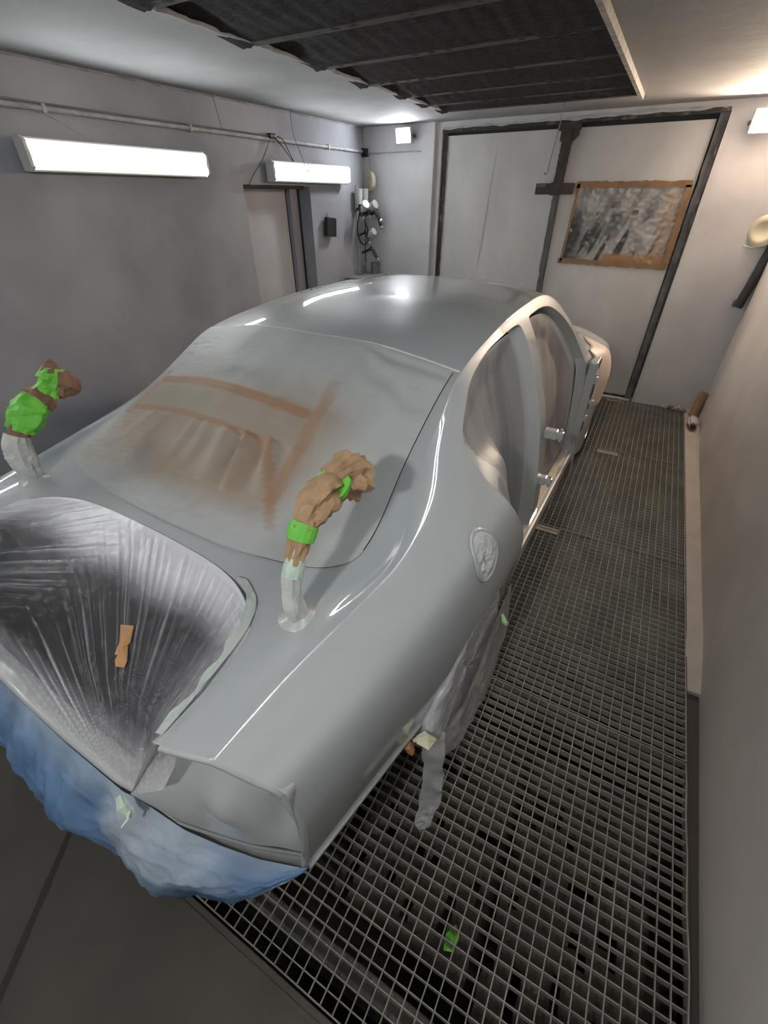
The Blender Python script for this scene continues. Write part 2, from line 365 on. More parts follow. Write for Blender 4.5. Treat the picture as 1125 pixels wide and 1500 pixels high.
# unseen tubes: left-wall pair added as fill, ceiling pair read from the shoulder highlight
for x, y, z, sd, lab in ((XL+.03, .34, 2.04, 1, 'added unseen fill light on the left wall beside the car tail, beyond the frame'), (XL+.03, -1.2, 2.04, 1, 'added unseen fill light on the left wall behind the camera'),
                      (.22, .20, ZC-.004, 2, 'fluorescent light under the ceiling above the car tail, beyond the frame'), (.22, 1.52, ZC-.004, 2, 'fluorescent light under the ceiling to the right of the filter opening, beyond the frame')):
    o = tube_fixture((x, y, z), 1.21, lab, 1, .45 if sd == 2 else 1.0)
    if sd == 2: o.rotation_euler = (0, PI/2, 0)

def flood(name, label, loc, wd, h, col, watt, rz=0, size_emit=30, tilt=25):
    t = thing(name, label, 'lamp', loc, rz)
    tl = Matrix.Rotation(math.radians(tilt), 4, 'X')
    def tr(vs): return [tl @ Vector(v) for v in vs]
    b = MB(); b.box((-wd/2-.012, -.01, -h/2-.012), (wd/2+.012, .035, h/2+.012), .006)
    for i in range(6): b.box((-wd/2+.01+i*(wd-.02)/5.5, .03, -h/2), (-wd/2+.016+i*(wd-.02)/5.5, .055, h/2))
    b.v = tr(b.v); b.build('housing', STEELM, t)
    g = MB(); g.box((-wd/2, -.014, -h/2), (wd/2, -.009, h/2), .002); g.v = tr(g.v)
    g.build('glass', mat(name+'_glow', (1, 1, 1), .3, emit=col, emit_s=size_emit), t)
    b = MB(); b.box((-wd/2-.02, .02, -.01), (-wd/2-.012, .09, .01)); b.box((wd/2+.012, .02, -.01), (wd/2+.02, .09, .01)); b.box((-wd/2-.02, .085, -.012), (wd/2+.02, .095, .012)); b.build('bracket', DARKMET, t)
    l = bpy.data.lights.new(name+'_light', 'AREA'); l.shape = 'RECTANGLE'; l.size = wd; l.size_y = h; l.energy = watt; l.color = col
    lo = bpy.data.objects.new(name+'_light', l); COL.objects.link(lo); lo.parent = t
    lo.location = tl @ Vector((0, -.02, 0))
    lo.rotation_euler = (tl @ Matrix.Rotation(-PI/2, 4, 'X')).to_euler()
    return t
flood('floodlight', 'small bright cool white floodlight in the far left corner below the ceiling', (-2.66, YB-.17, 2.352), .15, .105, (.93, .96, 1), SPOT_W, 0, 40, tilt=12)
flood('halogen_floodlight', 'warm orange glowing floodlight at the upper right on the far wall', (.415, YB-.13, 2.30), .20, .125, (1, .78, .58), WARM_W, math.radians(3), 60, tilt=10)

flood('work_floodlight', 'floodlight under the ceiling behind the camera, facing the car tail', (-.42, -1.05, 2.33), .15, .11, (1, .97, .92), REAR_W, PI+.22, 30, tilt=25)

# ================================================================== CEILING FILTERS
fy = [-.3, .55, 1.15, 1.72, 2.31, 2.88, 3.42, 3.93, 4.36, 4.72]
for i in range(len(fy)-1):
    y0, y1 = fy[i], fy[i+1]
    where = 'farthest row, next to the double door' if i == len(fy)-2 else 'row %s from the double door' % ('first second third fourth fifth sixth seventh eighth ninth'.split()[len(fy)-2-i])
    t = thing('ceiling_filter', 'dark fluffy ceiling filter strip in the ceiling opening, ' + where, 'filter', (0, y0, ZC), 0, 'dark filter strips in the ceiling opening')
    nx, ny = 70, 10; vs = []; fs = []
    off = [.02, -.03, .03, -.01, .025, -.02, .01, -.015, .02][i]
    for a in range(nx+1):
        for c in range(ny+1):
            s, q = a/nx, c/ny
            x = lerp(OX0-.035+off, OX1-.012, s); y = q*(y1-y0+.02)
            z = .045 - .05*q + .006*math.sin(s*PI*34)*.5 + .008*noise.noise(Vector((x*5, (y+y0)*6, 0)))
            if a == 0: x += .03*noise.noise(Vector(((y+y0)*7, 2, 0)))
            vs.append((x, y, z - .012*(s < .03)))
    for a in range(nx):
        for c in range(ny): k = a*(ny+1)+c; fs.append((k, k+ny+1, k+ny+2, k+1))
    k = len(vs); vs += [(v[0], v[1], v[2]+.02) for v in vs[:]]
    fs += [tuple(j+k for j in f[::-1]) for f in fs[:]]
    mesh_obj('filter_mat', vs, fs, FELT, t, smooth=True)
    MB().box((OX0+.02+off, (y1-y0)-.01, -.006), (OX1-.02, (y1-y0)+.055, .05), .003).build('batten', FELTL, t)
# white flaking plaster edge at the left side of the opening
b = MB(); vs = []; fs = []; NN = 160
for i in range(NN+1):
    y = lerp(YN, OY1, i/NN); q = (i/NN*17) % 1
    x = OX0 + .022 + .018*noise.noise(Vector((y*5, 0, 0))) + .02*noise.noise(Vector((y*17, 0, 0)))
    vs += [(OX0-.02, y, ZC-.001), (x, y, ZC-.006), (x, y, ZC+.008), (OX0-.02, y, ZC+.02)]
    if i: k = 4*i; fs += [(k-4+j, k-4+(j+1) % 4, k+(j+1) % 4, k+j) for j in range(4)]
struct(mesh_obj('trim_13', vs, fs, CEILM))
vs = []; fs = []
for i in range(91):
    x = lerp(OX0-.02, OX1, i/90); y = OY1 - .012 + .012*noise.noise(Vector((x*9, 3, 0)))
    vs += [(x, OY1+.02, ZC-.001), (x, y, ZC-.006), (x, y, ZC+.03), (x, OY1+.02, ZC+.03)]
    if i: k = 4*i; fs += [(k-4+j, k-4+(j+1) % 4, k+(j+1) % 4, k+j) for j in range(4)]
struct(mesh_obj('trim_14', vs, fs, CEILM))

# ================================================================== FLOOR GRATES
seams = [PIT0+.004, 1.302, 2.632, 4.015, 5.352]
GX0, GX1 = -2.44, .660
places = ['nearest the camera', 'second from the camera', 'third from the camera', 'farthest, at the double door']
def grate(i):
    y0, y1 = seams[i]+.004, seams[i+1]-.004
    t = thing('floor_grate', 'steel bar floor grate over the pit right of the car, ' + places[i], 'grate', (0, y0, 0), 0, 'steel floor grates over the pit')
    L = y1-y0
    fr_ = MB(); fr_.box((GX0, 0, -.034), (GX1, .004, 0)); fr_.box((GX0, L-.004, -.034), (GX1, L, 0))
    vs = []; fs = []
    for k in range(61):
        y = L*k/60; xx = GX1 + .003*noise.noise(Vector(((y+y0)*4, 1, 0)))*(1 + 2*(i == 0))
        vs += [(xx-.002, y, -.034), (xx-.002, y, .001), (xx+.0025, y, .001), (xx+.0025, y, -.034)]
        if k: j = 4*k; fs += [(j-4+q, j-4+(q+1) % 4, j+(q+1) % 4, j+q) for q in range(4)]
    fr_.add(vs, fs); fr_.build('frame', RODM, t)
    nb = int(round(L/.0375)); bars = MB()
    tilt_ = {0: .0, 1: .003, 2: .003, 3: .0}[i]
    for k in range(1, nb):
        y = L*k/nb; dy = .004*random.uniform(-1, 1)*.4
        # slots where the bars were cut for lifting
        vsb = []; nx = 2
        bars.box((GX0, y-.0014+dy, -.034), (GX1, y+.0014+dy, -.001))
    bars.build('bearing_bars', GRATE, t)
    rods = MB(); nr = int(round((GX1-GX0)/.0415))
    for k in range(1, nr):
        x = GX0 + (GX1-GX0)*k/nr; vs = []; fs = []
        ns = 26
        for q in range(ns+1):
            y = L*q/ns; dx = .0022*noise.noise(Vector((x*40, (y+y0)*5, 0))); wd = .0018
            vs += [(x+dx-wd, y, -.007), (x+dx-wd, y, .001), (x+dx+wd, y, .001), (x+dx+wd, y, -.007)]
            if q: j = 4*q; fs += [(j-4+e, j-4+(e+1) % 4, j+(e+1) % 4, j+e) for e in range(4)]
        rods.add(vs, fs)
    rods.build('cross_rods', RODM, t)
    # lifting plate between the bars next to the seam
    lp = MB(); X = [-.35, -.26, -.02, -.1][i]
    lp.box((X, L-.075, -.020), (X+.17, L-.045, -.003), .001); lp.box((X, L-.035, -.020), (X+.17, L-.012, -.004), .001); lp.build('lifting_plate', GRATE, t)
    return t
for i in range(4): grate(i)
# beams and mats inside the pit
for k, y in enumerate((.16, 1.30, 2.63, 4.01)):
    t = thing('pit_beam', ['pale dusty beam under the grate at the near pit edge', 'steel beam under the first grate joint', 'steel beam under the second grate joint', 'steel beam under the third grate joint'][k], 'beam', (0, y, -.42))
    b = MB(); b.box((-2.44, -.03, .335), (.66, .03, .345)); b.box((-2.44, -.004, .01), (.66, .004, .34)); b.box((-2.44, -.03, 0), (.66, .03, .01)); b.build('beam_profile', mat('dusty_beam%d' % k, (.10, .095, .09), .8, color2=(.05, .05, .05), noise_scale=8), t)
for k, (x0, x1, y0, y1) in enumerate([(-.40, .10, .30, 1.10), (.14, .60, .25, 1.15), (-.25, .60, 1.45, 2.5), (-.9, .60, 2.8, 3.9), (-.9, .60, 4.15, 5.25)]):
    t = MB(); nx, ny = 16, 20; vs = []; fs = []
    for a in range(nx+1):
        for c in range(ny+1):
            vs.append((lerp(x0, x1, a/nx)+.01*noise.noise(Vector((c*.8, k, 0))), lerp(y0, y1, c/ny)+.01*noise.noise(Vector((a*.8, k, 3))), -.15 - .02*(k > 1) + .012*noise.noise(Vector((a*.3, c*.3, k)))))
    for a in range(nx):
        for c in range(ny):
            if noise.noise(Vector((a*.55+k*3, c*.45, 9))) < -.32: continue
            q = a*(ny+1)+c; fs.append((q, q+ny+1, q+ny+2, q+1))
    t.add(vs, fs); o = t.build('pit_filter_mat', mat('pit_mat%d' % k, (.085, .074, .064), .95, color2=(.055, .048, .044), noise_scale=12, bump=.5, spec=.1), smooth=True)
    sm = o.modifiers.new('thick', 'SOLIDIFY'); sm.thickness = .02
    tag(o, ['torn dark brown filter mat in the pit beside the car tail', 'torn dark brown filter mat in the pit along the right wall, nearest the camera', 'brown filter mat in the pit under the second grate', 'brown filter mat in the pit under the third grate', 'brown filter mat in the pit under the farthest grate'][k], 'filter mat', 'filter mats lying in the pit')
# green scrap of tape fallen into the pit
b = MB(); b.add([(0, 0, 0), (.03, .01, .01), (.035, .06, .004), (.012, .075, .016), (-.008, .04, .0), (.02, .035, .02)], [(0, 1, 5), (1, 2, 5), (2, 3, 5), (3, 4, 5), (4, 0, 5)])
o = b.build('tape_scrap', GREEN); o.location = (.015, .35, -.125); tag(o, 'crumpled bright green tape scrap lying below the near grate', 'tape')

# ================================================================== CAR BODY SURFACE
O_CAR = Vector((-1.165, .10, 0)); TH = math.radians(1.9)
def carry(o): o.location = O_CAR; o.rotation_euler = (0, 0, -TH); return o
# stations: v (forward), ten half-section points (u outward, z)
ST = [
 (0.00, [(0,.985),(.30,.98),(.55,.970),(.655,.972),(.685,.967),(.748,.922),(.795,.878),(.822,.75),(.818,.60),(.800,.43)]),
 (0.18, [(0,.995),(.30,.99),(.57,.980),(.665,.990),(.697,.984),(.767,.938),(.825,.885),(.850,.76),(.845,.60),(.822,.425)]),
 (0.45, [(0,1.01),(.30,1.00),(.60,.991),(.704,1.012),(.735,1.005),(.807,.958),(.862,.900),(.886,.77),(.882,.60),(.855,.42)]),
 (0.70, [(0,1.06),(.30,1.05),(.655,1.013),(.732,1.038),(.763,1.031),(.843,.984),(.893,.924),(.918,.78),(.918,.60),(.888,.41)]),
 (1.00, [(0,1.225),(.30,1.215),(.600,1.152),(.665,1.140),(.760,1.088),(.848,1.018),(.908,.948),(.942,.79),(.940,.60),(.905,.40)]),
 (1.20, [(0,1.325),(.30,1.315),(.585,1.257),(.642,1.240),(.733,1.155),(.832,1.043),(.911,.962),(.947,.79),(.945,.60),(.912,.37)]),
 (1.38, [(0,1.405),(.30,1.395),(.572,1.345),(.622,1.325),(.705,1.215),(.808,1.053),(.909,.968),(.948,.79),(.945,.60),(.915,.33)]),
 (1.50, [(0,1.430),(.30,1.420),(.565,1.370),(.615,1.348),(.697,1.225),(.800,1.050),(.907,.970),(.948,.79),(.945,.60),(.915,.30)]),
 (1.68, [(0,1.450),(.30,1.440),(.557,1.392),(.605,1.368),(.685,1.235),(.757,1.050),(.800,.94),(.832,.77),(.855,.56),(.870,.25)]),
 (1.80, [(0,1.462),(.30,1.452),(.552,1.405),(.600,1.380),(.680,1.245),(.755,1.055),(.795,.94),(.828,.77),(.853,.56),(.868,.23)]),
 (2.30, [(0,1.475),(.30,1.465),(.535,1.425),(.585,1.400),(.680,1.255),(.752,1.055),(.790,.94),(.825,.77),(.850,.56),(.866,.22)]),
 (2.72, [(0,1.452),(.30,1.442),(.525,1.405),(.580,1.380),(.685,1.235),(.755,1.055),(.792,.94),(.826,.77),(.851,.56),(.866,.22)]),
 (3.00, [(0,1.385),(.30,1.375),(.560,1.320),(.620,1.285),(.705,1.180),(.765,1.045),(.800,.94),(.832,.77),(.853,.56),(.866,.22)]),
 (3.20, [(0,1.290),(.30,1.280),(.580,1.225),(.640,1.195),(.715,1.110),(.785,1.005),(.825,.92),(.842,.77),(.857,.56),(.868,.22)]),
 (3.45, [(0,1.130),(.30,1.125),(.620,1.080),(.680,1.050),(.740,1.015),(.815,.985),(.893,.945),(.936,.79),(.936,.60),(.915,.22)]),
 (3.75, [(0,1.040),(.30,1.035),(.600,1.005),(.680,.990),(.750,.972),(.820,.950),(.885,.910),(.930,.77),(.932,.60),(.915,.24)]),
 (4.35, [(0,.950),(.30,.945),(.560,.915),(.650,.898),(.720,.875),(.780,.845),(.830,.800),(.880,.68),(.890,.56),(.870,.26)]),
 (4.68, [(0,.820),(.30,.810),(.520,.780),(.600,.762),(.660,.740),(.710,.710),(.750,.670),(.790,.58),(.800,.50),(.780,.28)]),
 (4.80, [(0,.640),(.30,.630),(.480,.610),(.560,.595),(.610,.580),(.650,.560),(.680,.540),(.710,.50),(.715,.44),(.700,.30)]),
]
SV = np.array([s[0] for s in ST]); SP = np.array([s[1] for s in ST])     # (ns,10,2)
def hermite(xs, Y, x):
    """Catmull style cubic over non uniform knots; Y (n,...)"""
    xs = np.asarray(xs, float); x = np.asarray(x, float)
    d = np.gradient(Y, xs, axis=0)
    # limit overshoot
    sl = np.diff(Y, axis=0)/np.diff(xs).reshape(-1, *([1]*(Y.ndim-1)))
    m = d.copy(); lim = 2.2*np.minimum(np.abs(np.concatenate([sl[:1], sl])), np.abs(np.concatenate([sl, sl[-1:]])))+.04
    m = np.clip(m, -lim, lim)
    i = np.clip(np.searchsorted(xs, x, side='right')-1, 0, len(xs)-2)
    h = xs[i+1]-xs[i]; t = (x-xs[i])/h
    sh = (-1,)+(1,)*(Y.ndim-1); t = t.reshape(sh); h = h.reshape(sh)
    return ((2*t**3-3*t**2+1)*Y[i] + (t**3-2*t**2+t)*h*m[i] + (-2*t**3+3*t**2)*Y[i+1] + (t**3-t**2)*h*m[i+1])
def bow(v, u):
    b = .175*np.interp(v, [0, .3, .7, 1.3], [1, .62, .22, 0]) - .16*np.interp(v, [2.9, 3.5, 4.0, 4.8], [0, .6, .5, 2.2])
    return b*(np.abs(u)/.85)**2.2
LEFTK = 1.13
_vt = np.arange(0, 4.811, .01); TAB = hermite(SV, SP, np.clip(_vt, 0, 4.8))
_k = np.exp(-.5*(np.arange(-15, 16)/4.5)**2); _k /= _k.sum()
_pad = np.concatenate([2*TAB[:1]-TAB[15:0:-1], TAB, 2*TAB[-1:]-TAB[-2:-17:-1]])
TAB = sum(_pad[i:i+len(TAB)]*_k[i] for i in range(31))
def surf(v, j, side=1):
    """arrays v, j(0..9) -> Nx3"""
    v = np.atleast_1d(np.asarray(v, float)); j = np.atleast_1d(np.asarray(j, float))
    v, j = np.broadcast_arrays(v, j)
    x = np.clip(v/.01, 0, len(TAB)-1.001); i0 = x.astype(int); fx = (x-i0)[:, None, None]
    P = TAB[i0]*(1-fx)+TAB[i0+1]*fx            # (N,10,2)
    i = np.clip(np.floor(j).astype(int), 0, 8); t = (j-i)[:, None]
    n = np.arange(len(v)); g = lambda k: P[n, np.clip(k, 0, 9)]
    p0, p1, p2, p3 = g(i-1), g(i), g(i+1), g(i+2)
    # mirror across the centre line for j<1
    z0 = (i == 0); p0 = p0.copy(); p0[z0] = P[n, 1][z0]*np.array([-1, 1])
    q = .5*((2*p1)+(-p0+p2)*t+(2*p0-5*p1+4*p2-p3)*t*t+(-p0+3*p1-3*p2+p3)*t**3)
    u = q[:, 0]; z = q[:, 1]
    s = 1 if side > 0 else -LEFTK
    return np.stack([u*s, v+bow(v, u), z], 1)
def surf_at(v, target, key='u', side=1):
    """find j where u (or z) equals target at true forward coordinate v (right side)"""
    js = np.linspace(0, 9, 361)
    for _ in range(1):
        vv = np.full(361, v)
        P = surf(vv, js); vv = v - (P[:, 1]-v); P = surf(vv, js)
    k = np.argmin(np.abs(P[:, 0]-target)) if key == 'u' else (120 + np.argmin(np.abs(P[120:, 2]-target)))
    return P[k], js[k]
def normals(V, F):
    return None
def chaikin(P, n=3):
    P = np.array(P, float)
    for _ in range(n):
        Q = np.roll(P, -1, 0); P = np.stack([.78*P+.22*Q, .22*P+.78*Q], 1).reshape(-1, 2)
    return P
def sdpoly(pt, poly):
    """signed distance, positive inside; pt (N,2)"""
    a = poly; b = np.roll(poly, -1, 0); d = np.full(len(pt), 1e9); ins = np.zeros(len(pt), bool)
    for p, q in zip(a, b):
        e = q-p; w_ = pt-p; t = np.clip((w_@e)/(e@e+1e-12), 0, 1); dd = w_-t[:, None]*e
        d = np.minimum(d, np.einsum('ij,ij->i', dd, dd))
        c = (p[1] <= pt[:, 1]) != (q[1] <= pt[:, 1])
        with np.errstate(divide='ignore', invalid='ignore'):
            xx = p[0] + (pt[:, 1]-p[1])/(q[1]-p[1]+1e-15)*(q[0]-p[0])
        ins ^= c & (pt[:, 0] < xx)
    return np.where(ins, 1, -1)*np.sqrt(d)
def clip_mesh(V, F, f, attrs=None):
    """keep region f>=0, returns V,F,cut edge list, attrs"""
    V = list(map(np.array, V)); f = list(f); A = [list(a) for a in (attrs or [])]
    cache = {}; out = []; cuts = []
    def cutv(a, b):
        k = (a, b) if a < b else (b, a)
        if k in cache: return cache[k]
        t = f[a]/(f[a]-f[b]); V.append(V[a]+(V[b]-V[a])*t); f.append(0.0)
        for q in A: q.append(q[a]+(q[b]-q[a])*t)
        cache[k] = len(V)-1; return len(V)-1
    for face in F:
        s = [f[i] >= 0 for i in face]
        if all(s): out.append(tuple(face)); continue
        if not any(s): continue
        poly = []; cv = []; first_exit = True
        for i in range(len(face)):
            a, b = face[i], face[(i+1) % len(face)]
            if s[i]: poly.append(a)
            if s[i] != s[(i+1) % len(face)]:
                c = cutv(a, b); poly.append(c); cv.append(c); first_exit = s[i] if len(cv) == 1 else first_exit
        if len(poly) >= 3: out.append(tuple(poly))
        if len(cv) == 2: cuts.append(tuple(cv) if first_exit else tuple(cv[::-1]))
    used = sorted({i for fc in out for i in fc}); mp_ = {o: n for n, o in enumerate(used)}
    V2 = np.array([V[i] for i in used]); F2 = [tuple(mp_[i] for i in fc) for fc in out]
    cuts = [(mp_[a], mp_[b]) for a, b in cuts if a in mp_ and b in mp_]
    return V2, F2, cuts, [np.array([q[i] for i in used]) for q in A]
def grid_patch(v0, v1, j0, j1, nv, nj, side=1, both=False):
    vs = np.linspace(v0, v1, nv+1)
    js = np.linspace(j0, j1, nj+1)
    if both:
        js = np.concatenate([-js[::-1], js[1:]])
    VV, JJ = np.meshgrid(vs, js, indexing='ij'); n = len(js)
    sd = np.where(JJ.ravel() >= 0, 1, -1)
    P = surf(VV.ravel(), np.abs(JJ.ravel()))
    if both: P[:, 0] *= np.where(sd > 0, 1, -LEFTK)
    elif side < 0: P[:, 0] *= -LEFTK
    F = [(i*n+k, (i+1)*n+k, (i+1)*n+k+1, i*n+k+1) for i in range(nv) for k in range(n-1)]
    if (both or side > 0): F = [f[::-1] for f in F] if False else F
    else: F = [f[::-1] for f in F]
    return P, F, JJ.ravel(), VV.ravel()

# --- outlines on the body
GLASS = chaikin([(.52,.0),(.535,.28),(.575,.46),(.61,.555),(.68,.625),(.80,.625),(1.0,.598),(1.2,.588),(1.38,.588),(1.392,.583),(1.378,.40),(1.365,0),
                 (1.378,-.40),(1.392,-.595),(1.38,-.60),(1.2,-.61),(1.0,-.64),(.80,-.68),(.68,-.68),(.61,-.60),(.575,-.47),(.535,-.28)], 2)
WINDSH = chaikin([(2.86,.0),(2.84,.50),(3.45,.60),(3.58,.3),(3.60,0),(3.58,-.3),(3.45,-.60),(2.84,-.50)], 2)
TRUNK = chaikin([(-.5,.0),(-.5,.552),(.10,.552),(.25,.552),(.36,.53),(.44,.46),(.475,.30),(.478,.0),(.475,-.30),(.44,-.46),(.36,-.53),(.25,-.552),(.10,-.552),(-.5,-.552)], 2)
DOOR_R = chaikin([(1.295,1.240),(1.42,1.315),(1.62,1.355),(1.85,1.372),(2.05,1.378),(2.10,1.36),(2.09,1.0),(2.07,.75),(2.07,.35),(2.05,.26),(1.95,.235),(1.55,.235),(1.47,.26),(1.42,.36),(1.425,.52),(1.40,.70),(1.34,.82),(1.266,.920),(1.264,.924),(1.262,.928),(1.226,.982),(1.20,1.085),(1.193,1.13),(1.215,1.185)], 2)
DOOR_F = chaikin([(2.22,1.36),(2.25,1.378),(2.5,1.375),(2.68,1.352),(2.84,1.28),(3.0,1.15),(3.10,1.03),(3.14,.95),(3.14,.35),(3.10,.26),(3.0,.235),(2.30,.235),(2.22,.28),(2.20,.5),(2.20,.9)], 2)
FEND = np.array([(3.22, .10), (3.22, 1.02), (3.34, 1.02), (3.34, .10)])
def circ(v, z, r): return np.array([(v+r*math.cos(a), z+r*math.sin(a)) for a in np.linspace(0, 2*PI, 64, endpoint=False)])

car = thing('car', 'large grey primed saloon car with no doors, boot lid or bumper, standing over the grates', 'car'); carry(car)
P, F, JJ, VV = grid_patch(0, 4.80, 0, 9, 430, 90, both=True)
au = np.sign(JJ)*np.abs(P[:, 0]); uu_ = np.where(JJ >= 0, P[:, 0], P[:, 0]/LEFTK)
top2 = np.stack([P[:, 1], uu_], 1); side2 = np.stack([P[:, 1], P[:, 2]], 1); aj = np.abs(JJ)
f_glass = np.minimum(sdpoly(top2, GLASS), (4.2-aj)*.1)
f_wind = np.minimum(sdpoly(top2, WINDSH), (4.2-aj)*.1)
f_trunk = np.minimum(sdpoly(top2, TRUNK), (6-aj)*.05)
f_dr = np.minimum(sdpoly(side2, DOOR_R), (aj-2.9)*.1)
f_df = np.minimum(sdpoly(side2, DOOR_F), (aj-2.9)*.1)
f_ar = np.minimum(sdpoly(side2, circ(1.0, .33, .36)), (aj-5)*.1)
f_af = np.minimum(sdpoly(side2, circ(3.78, .33, .36)), (aj-5)*.1)
V_, F_ = P, F; AT = [aj, JJ, uu_]
opening_edges = {}
def cut(name, fn):
    global V_, F_, AT
    u = AT[2]
    f = fn(V_, AT)
    V_, F_, cuts, AT = clip_mesh(V_, F_, -f, AT)
    opening_edges[name] = [(V_[a].copy(), V_[b].copy(), AT[1][a], AT[1][b]) for a, b in cuts]
T2 = lambda V, A: np.stack([V[:, 1], A[2]], 1)
S2 = lambda V: np.stack([V[:, 1], V[:, 2]], 1)
cut('glass', lambda V, A: np.minimum(sdpoly(T2(V, A), GLASS), (4.2-A[0])*.1))
cut('wind', lambda V, A: np.minimum(sdpoly(T2(V, A), WINDSH), (4.2-A[0])*.1))
cut('trunk', lambda V, A: np.minimum(sdpoly(T2(V, A), TRUNK), (6-A[0])*.05))
cut('door_r', lambda V, A: np.minimum(sdpoly(S2(V), DOOR_R), (A[0]-2.9)*.1))
cut('door_f', lambda V, A: np.minimum(sdpoly(S2(V), DOOR_F), (A[0]-2.9)*.1))
cut('arch_r', lambda V, A: np.minimum(sdpoly(S2(V), circ(1.0, .33, .36)), (A[0]-5)*.1))
cut('arch_f', lambda V, A: np.minimum(sdpoly(S2(V), circ(3.78, .33, .36)), (A[0]-5)*.1))
body = mesh_obj('body_shell', V_, F_, PAINT, car, smooth=True)

# flanges: strips running inward from a cut edge
def flange(name, key, profile, m, side=None):
    if side is None and key not in ('glass', 'trunk', 'wind'):
        for s_ in (1, -1): flange(name, key, profile, m, s_)
        return
    """profile: list of (into opening, depth below surface)"""
    vs = []; fs = []; idx = {}
    poly = {'glass': GLASS, 'trunk': TRUNK, 'door_r': DOOR_R, 'door_f': DOOR_F, 'wind': WINDSH, 'arch_r': circ(1.0, .33, .36), 'arch_f': circ(3.78, .33, .36)}[key]
    top = key in ('glass', 'trunk', 'wind')
    c = poly.mean(0)
    def ring(p, j):
        k = (round(p[0], 5), round(p[1], 5), round(p[2], 5))
        if k in idx: return idx[k]
        sgn = 1 if j >= 0 else -1
        q = np.array([p[1], (p[0] if p[0] > 0 else p[0]/LEFTK) if top else p[2]])
        e = .004; g = np.array([sdpoly(np.array([q+[e, 0]]), poly)[0]-sdpoly(np.array([q-[e, 0]]), poly)[0], sdpoly(np.array([q+[0, e]]), poly)[0]-sdpoly(np.array([q-[0, e]]), poly)[0]])
        g = g/(np.linalg.norm(g)+1e-9)
        idx[k] = len(vs)
        for a, d in [(0, 0)]+list(profile):
            if top: vs.append((p[0]+g[1]*a, p[1]+g[0]*a, p[2]-d + (.5*a*g[0] if key == 'glass' else 0)))
            else: vs.append((p[0]-sgn*d, p[1]+g[0]*a, p[2]+g[1]*a))
        return idx[k]
    n = len(profile)+1
    for a, b, ja, jb in opening_edges[key]:
        if side and (ja*side < 0 or jb*side < 0): continue
        ia, ib = ring(a, ja), ring(b, jb)
        for k in range(n-1): fs.append((ia+k, ib+k, ib+k+1, ia+k+1))
    return mesh_obj(name, vs, fs, m, car, smooth=True)
flange('window_gap', 'glass', [(.0008, .008), (.002, .012), (.03, .014)], GAPC)
flange('windscreen_gap', 'wind', [(.001, .012), (.02, .02)], GAPC)
flange('boot_gutter', 'trunk', [(.001, .012), (.007, .016), (.010, .008), (.013, .04)], PAINT_IN)
flange('door_frame_flange', 'door_r', [(.004, .006), (.008, .022), (.020, .030), (.024, .048), (.041, .0555)], PAINT_IN)
flange('door_frame_flange', 'door_f', [(.004, .006), (.008, .022), (.020, .030), (.024, .048), (.041, .0555)], PAINT_IN)
flange('wheel_arch_lip', 'arch_r', [(.006, .004), (.010, .02), (.006, .10), (.0, .30)], PAINT_IN)
flange('wheel_arch_lip', 'arch_f', [(.006, .004), (.010, .02), (.006, .10), (.0, .30)], PAINT_IN)
# lower return flange along the bottom edge of each rear quarter
for sgn in (1, -LEFTK):
    vs = []; fs = []
    VVs = np.linspace(0, .62, 40); pb = surf(VVs, np.full(40, 9.0))
    for i, p in enumerate(pb):
        u, v, z = p
        for du, dz in ((0, 0), (.006, -.004), (.008, -.012), (-.004, -.016), (-.016, -.020), (-.020, -.038), (-.060, -.040)):
            vs.append(((u+du)*sgn, v, z+dz))
        if i: k = 7*i; fs += [(k-7+q, k-6+q, k+1+q, k+q) for q in range(6)]
    mesh_obj('lower_quarter_flange', vs, fs, PAINT_IN, car, smooth=True)

# door aperture films: the body surface inside the aperture, stretched deeper
def inner_film(name, poly, v0, v1, inset, depth, label, rear):
    P, F, JJ_, VV_ = grid_patch(v0, v1, 2.8, 9, int((v1-v0)/.012), 90)
    insf = lambda Q: inset + (0 if rear else .055)*sstep(2.55, 2.95, Q[:, 1])
    f = np.minimum(sdpoly(S2(P), poly)-.040, (np.abs(JJ_)-2.85)*.1)
    V2, F2, _, A = clip_mesh(P, F, f, [JJ_])
    d = sdpoly(S2(V2), poly)-.040
    ins_ = insf(V2)-.040
    V2 = V2.copy()
    for k in range(len(V2)):
        q = V2[k]
        nz = noise.noise(Vector((q[1]*7, q[2]*1.6, 1.3)))*.018 + noise.noise(Vector((q[1]*22, q[2]*3, 5)))*.006
        if rear: nz *= float(sstep(1.30, 1.50, q[1]))
        q[0] -= depth + .05*min(1, max(0, d[k]-ins_[k])/.12)*1.0 + .7*nz*min(1, max(0, d[k]-ins_[k])/.06)
        # below the belt a straight curtain
    z = V2[:, 2]; v = V2[:, 1]
    cols = []
    for kk, q in enumerate(V2):
        s = .5+.5*noise.noise(Vector((q[1]*9+.5*q[2], q[2]*.8, 3))) ; s2 = noise.noise(Vector((q[1]*30, q[2]*2, 8)))
        e = float(sstep(.025, .0, d[kk]-ins_[kk]))
        base = np.array([.22, .22, .23])*(.7+.75*s+.15*s2)
        if not rear: base = base*1.05 + np.array([.09, .035, .02])*max(0, s)
        c = lerp(base, np.array([.42, .44, .445]), .95*e)
        if rear and q[1] < 1.28 + (1.24-q[2])*.55 and q[2] > .98: c = np.array([.40, .43, .44])
        cols.append(np.clip(c, 0, 1))
    o = mesh_obj(name, V2, F2, FILMD, None, smooth=True); set_attr(o, 'col', np.array(cols)); carry(o)
    return tag(o, label, 'masking film', 'clear masking films over the door openings')
inner_film('masking_film', DOOR_R, 1.1, 2.2, .040, .055, 'dusty grey plastic film closing the rear right door opening, nearer the fuel filler', True)
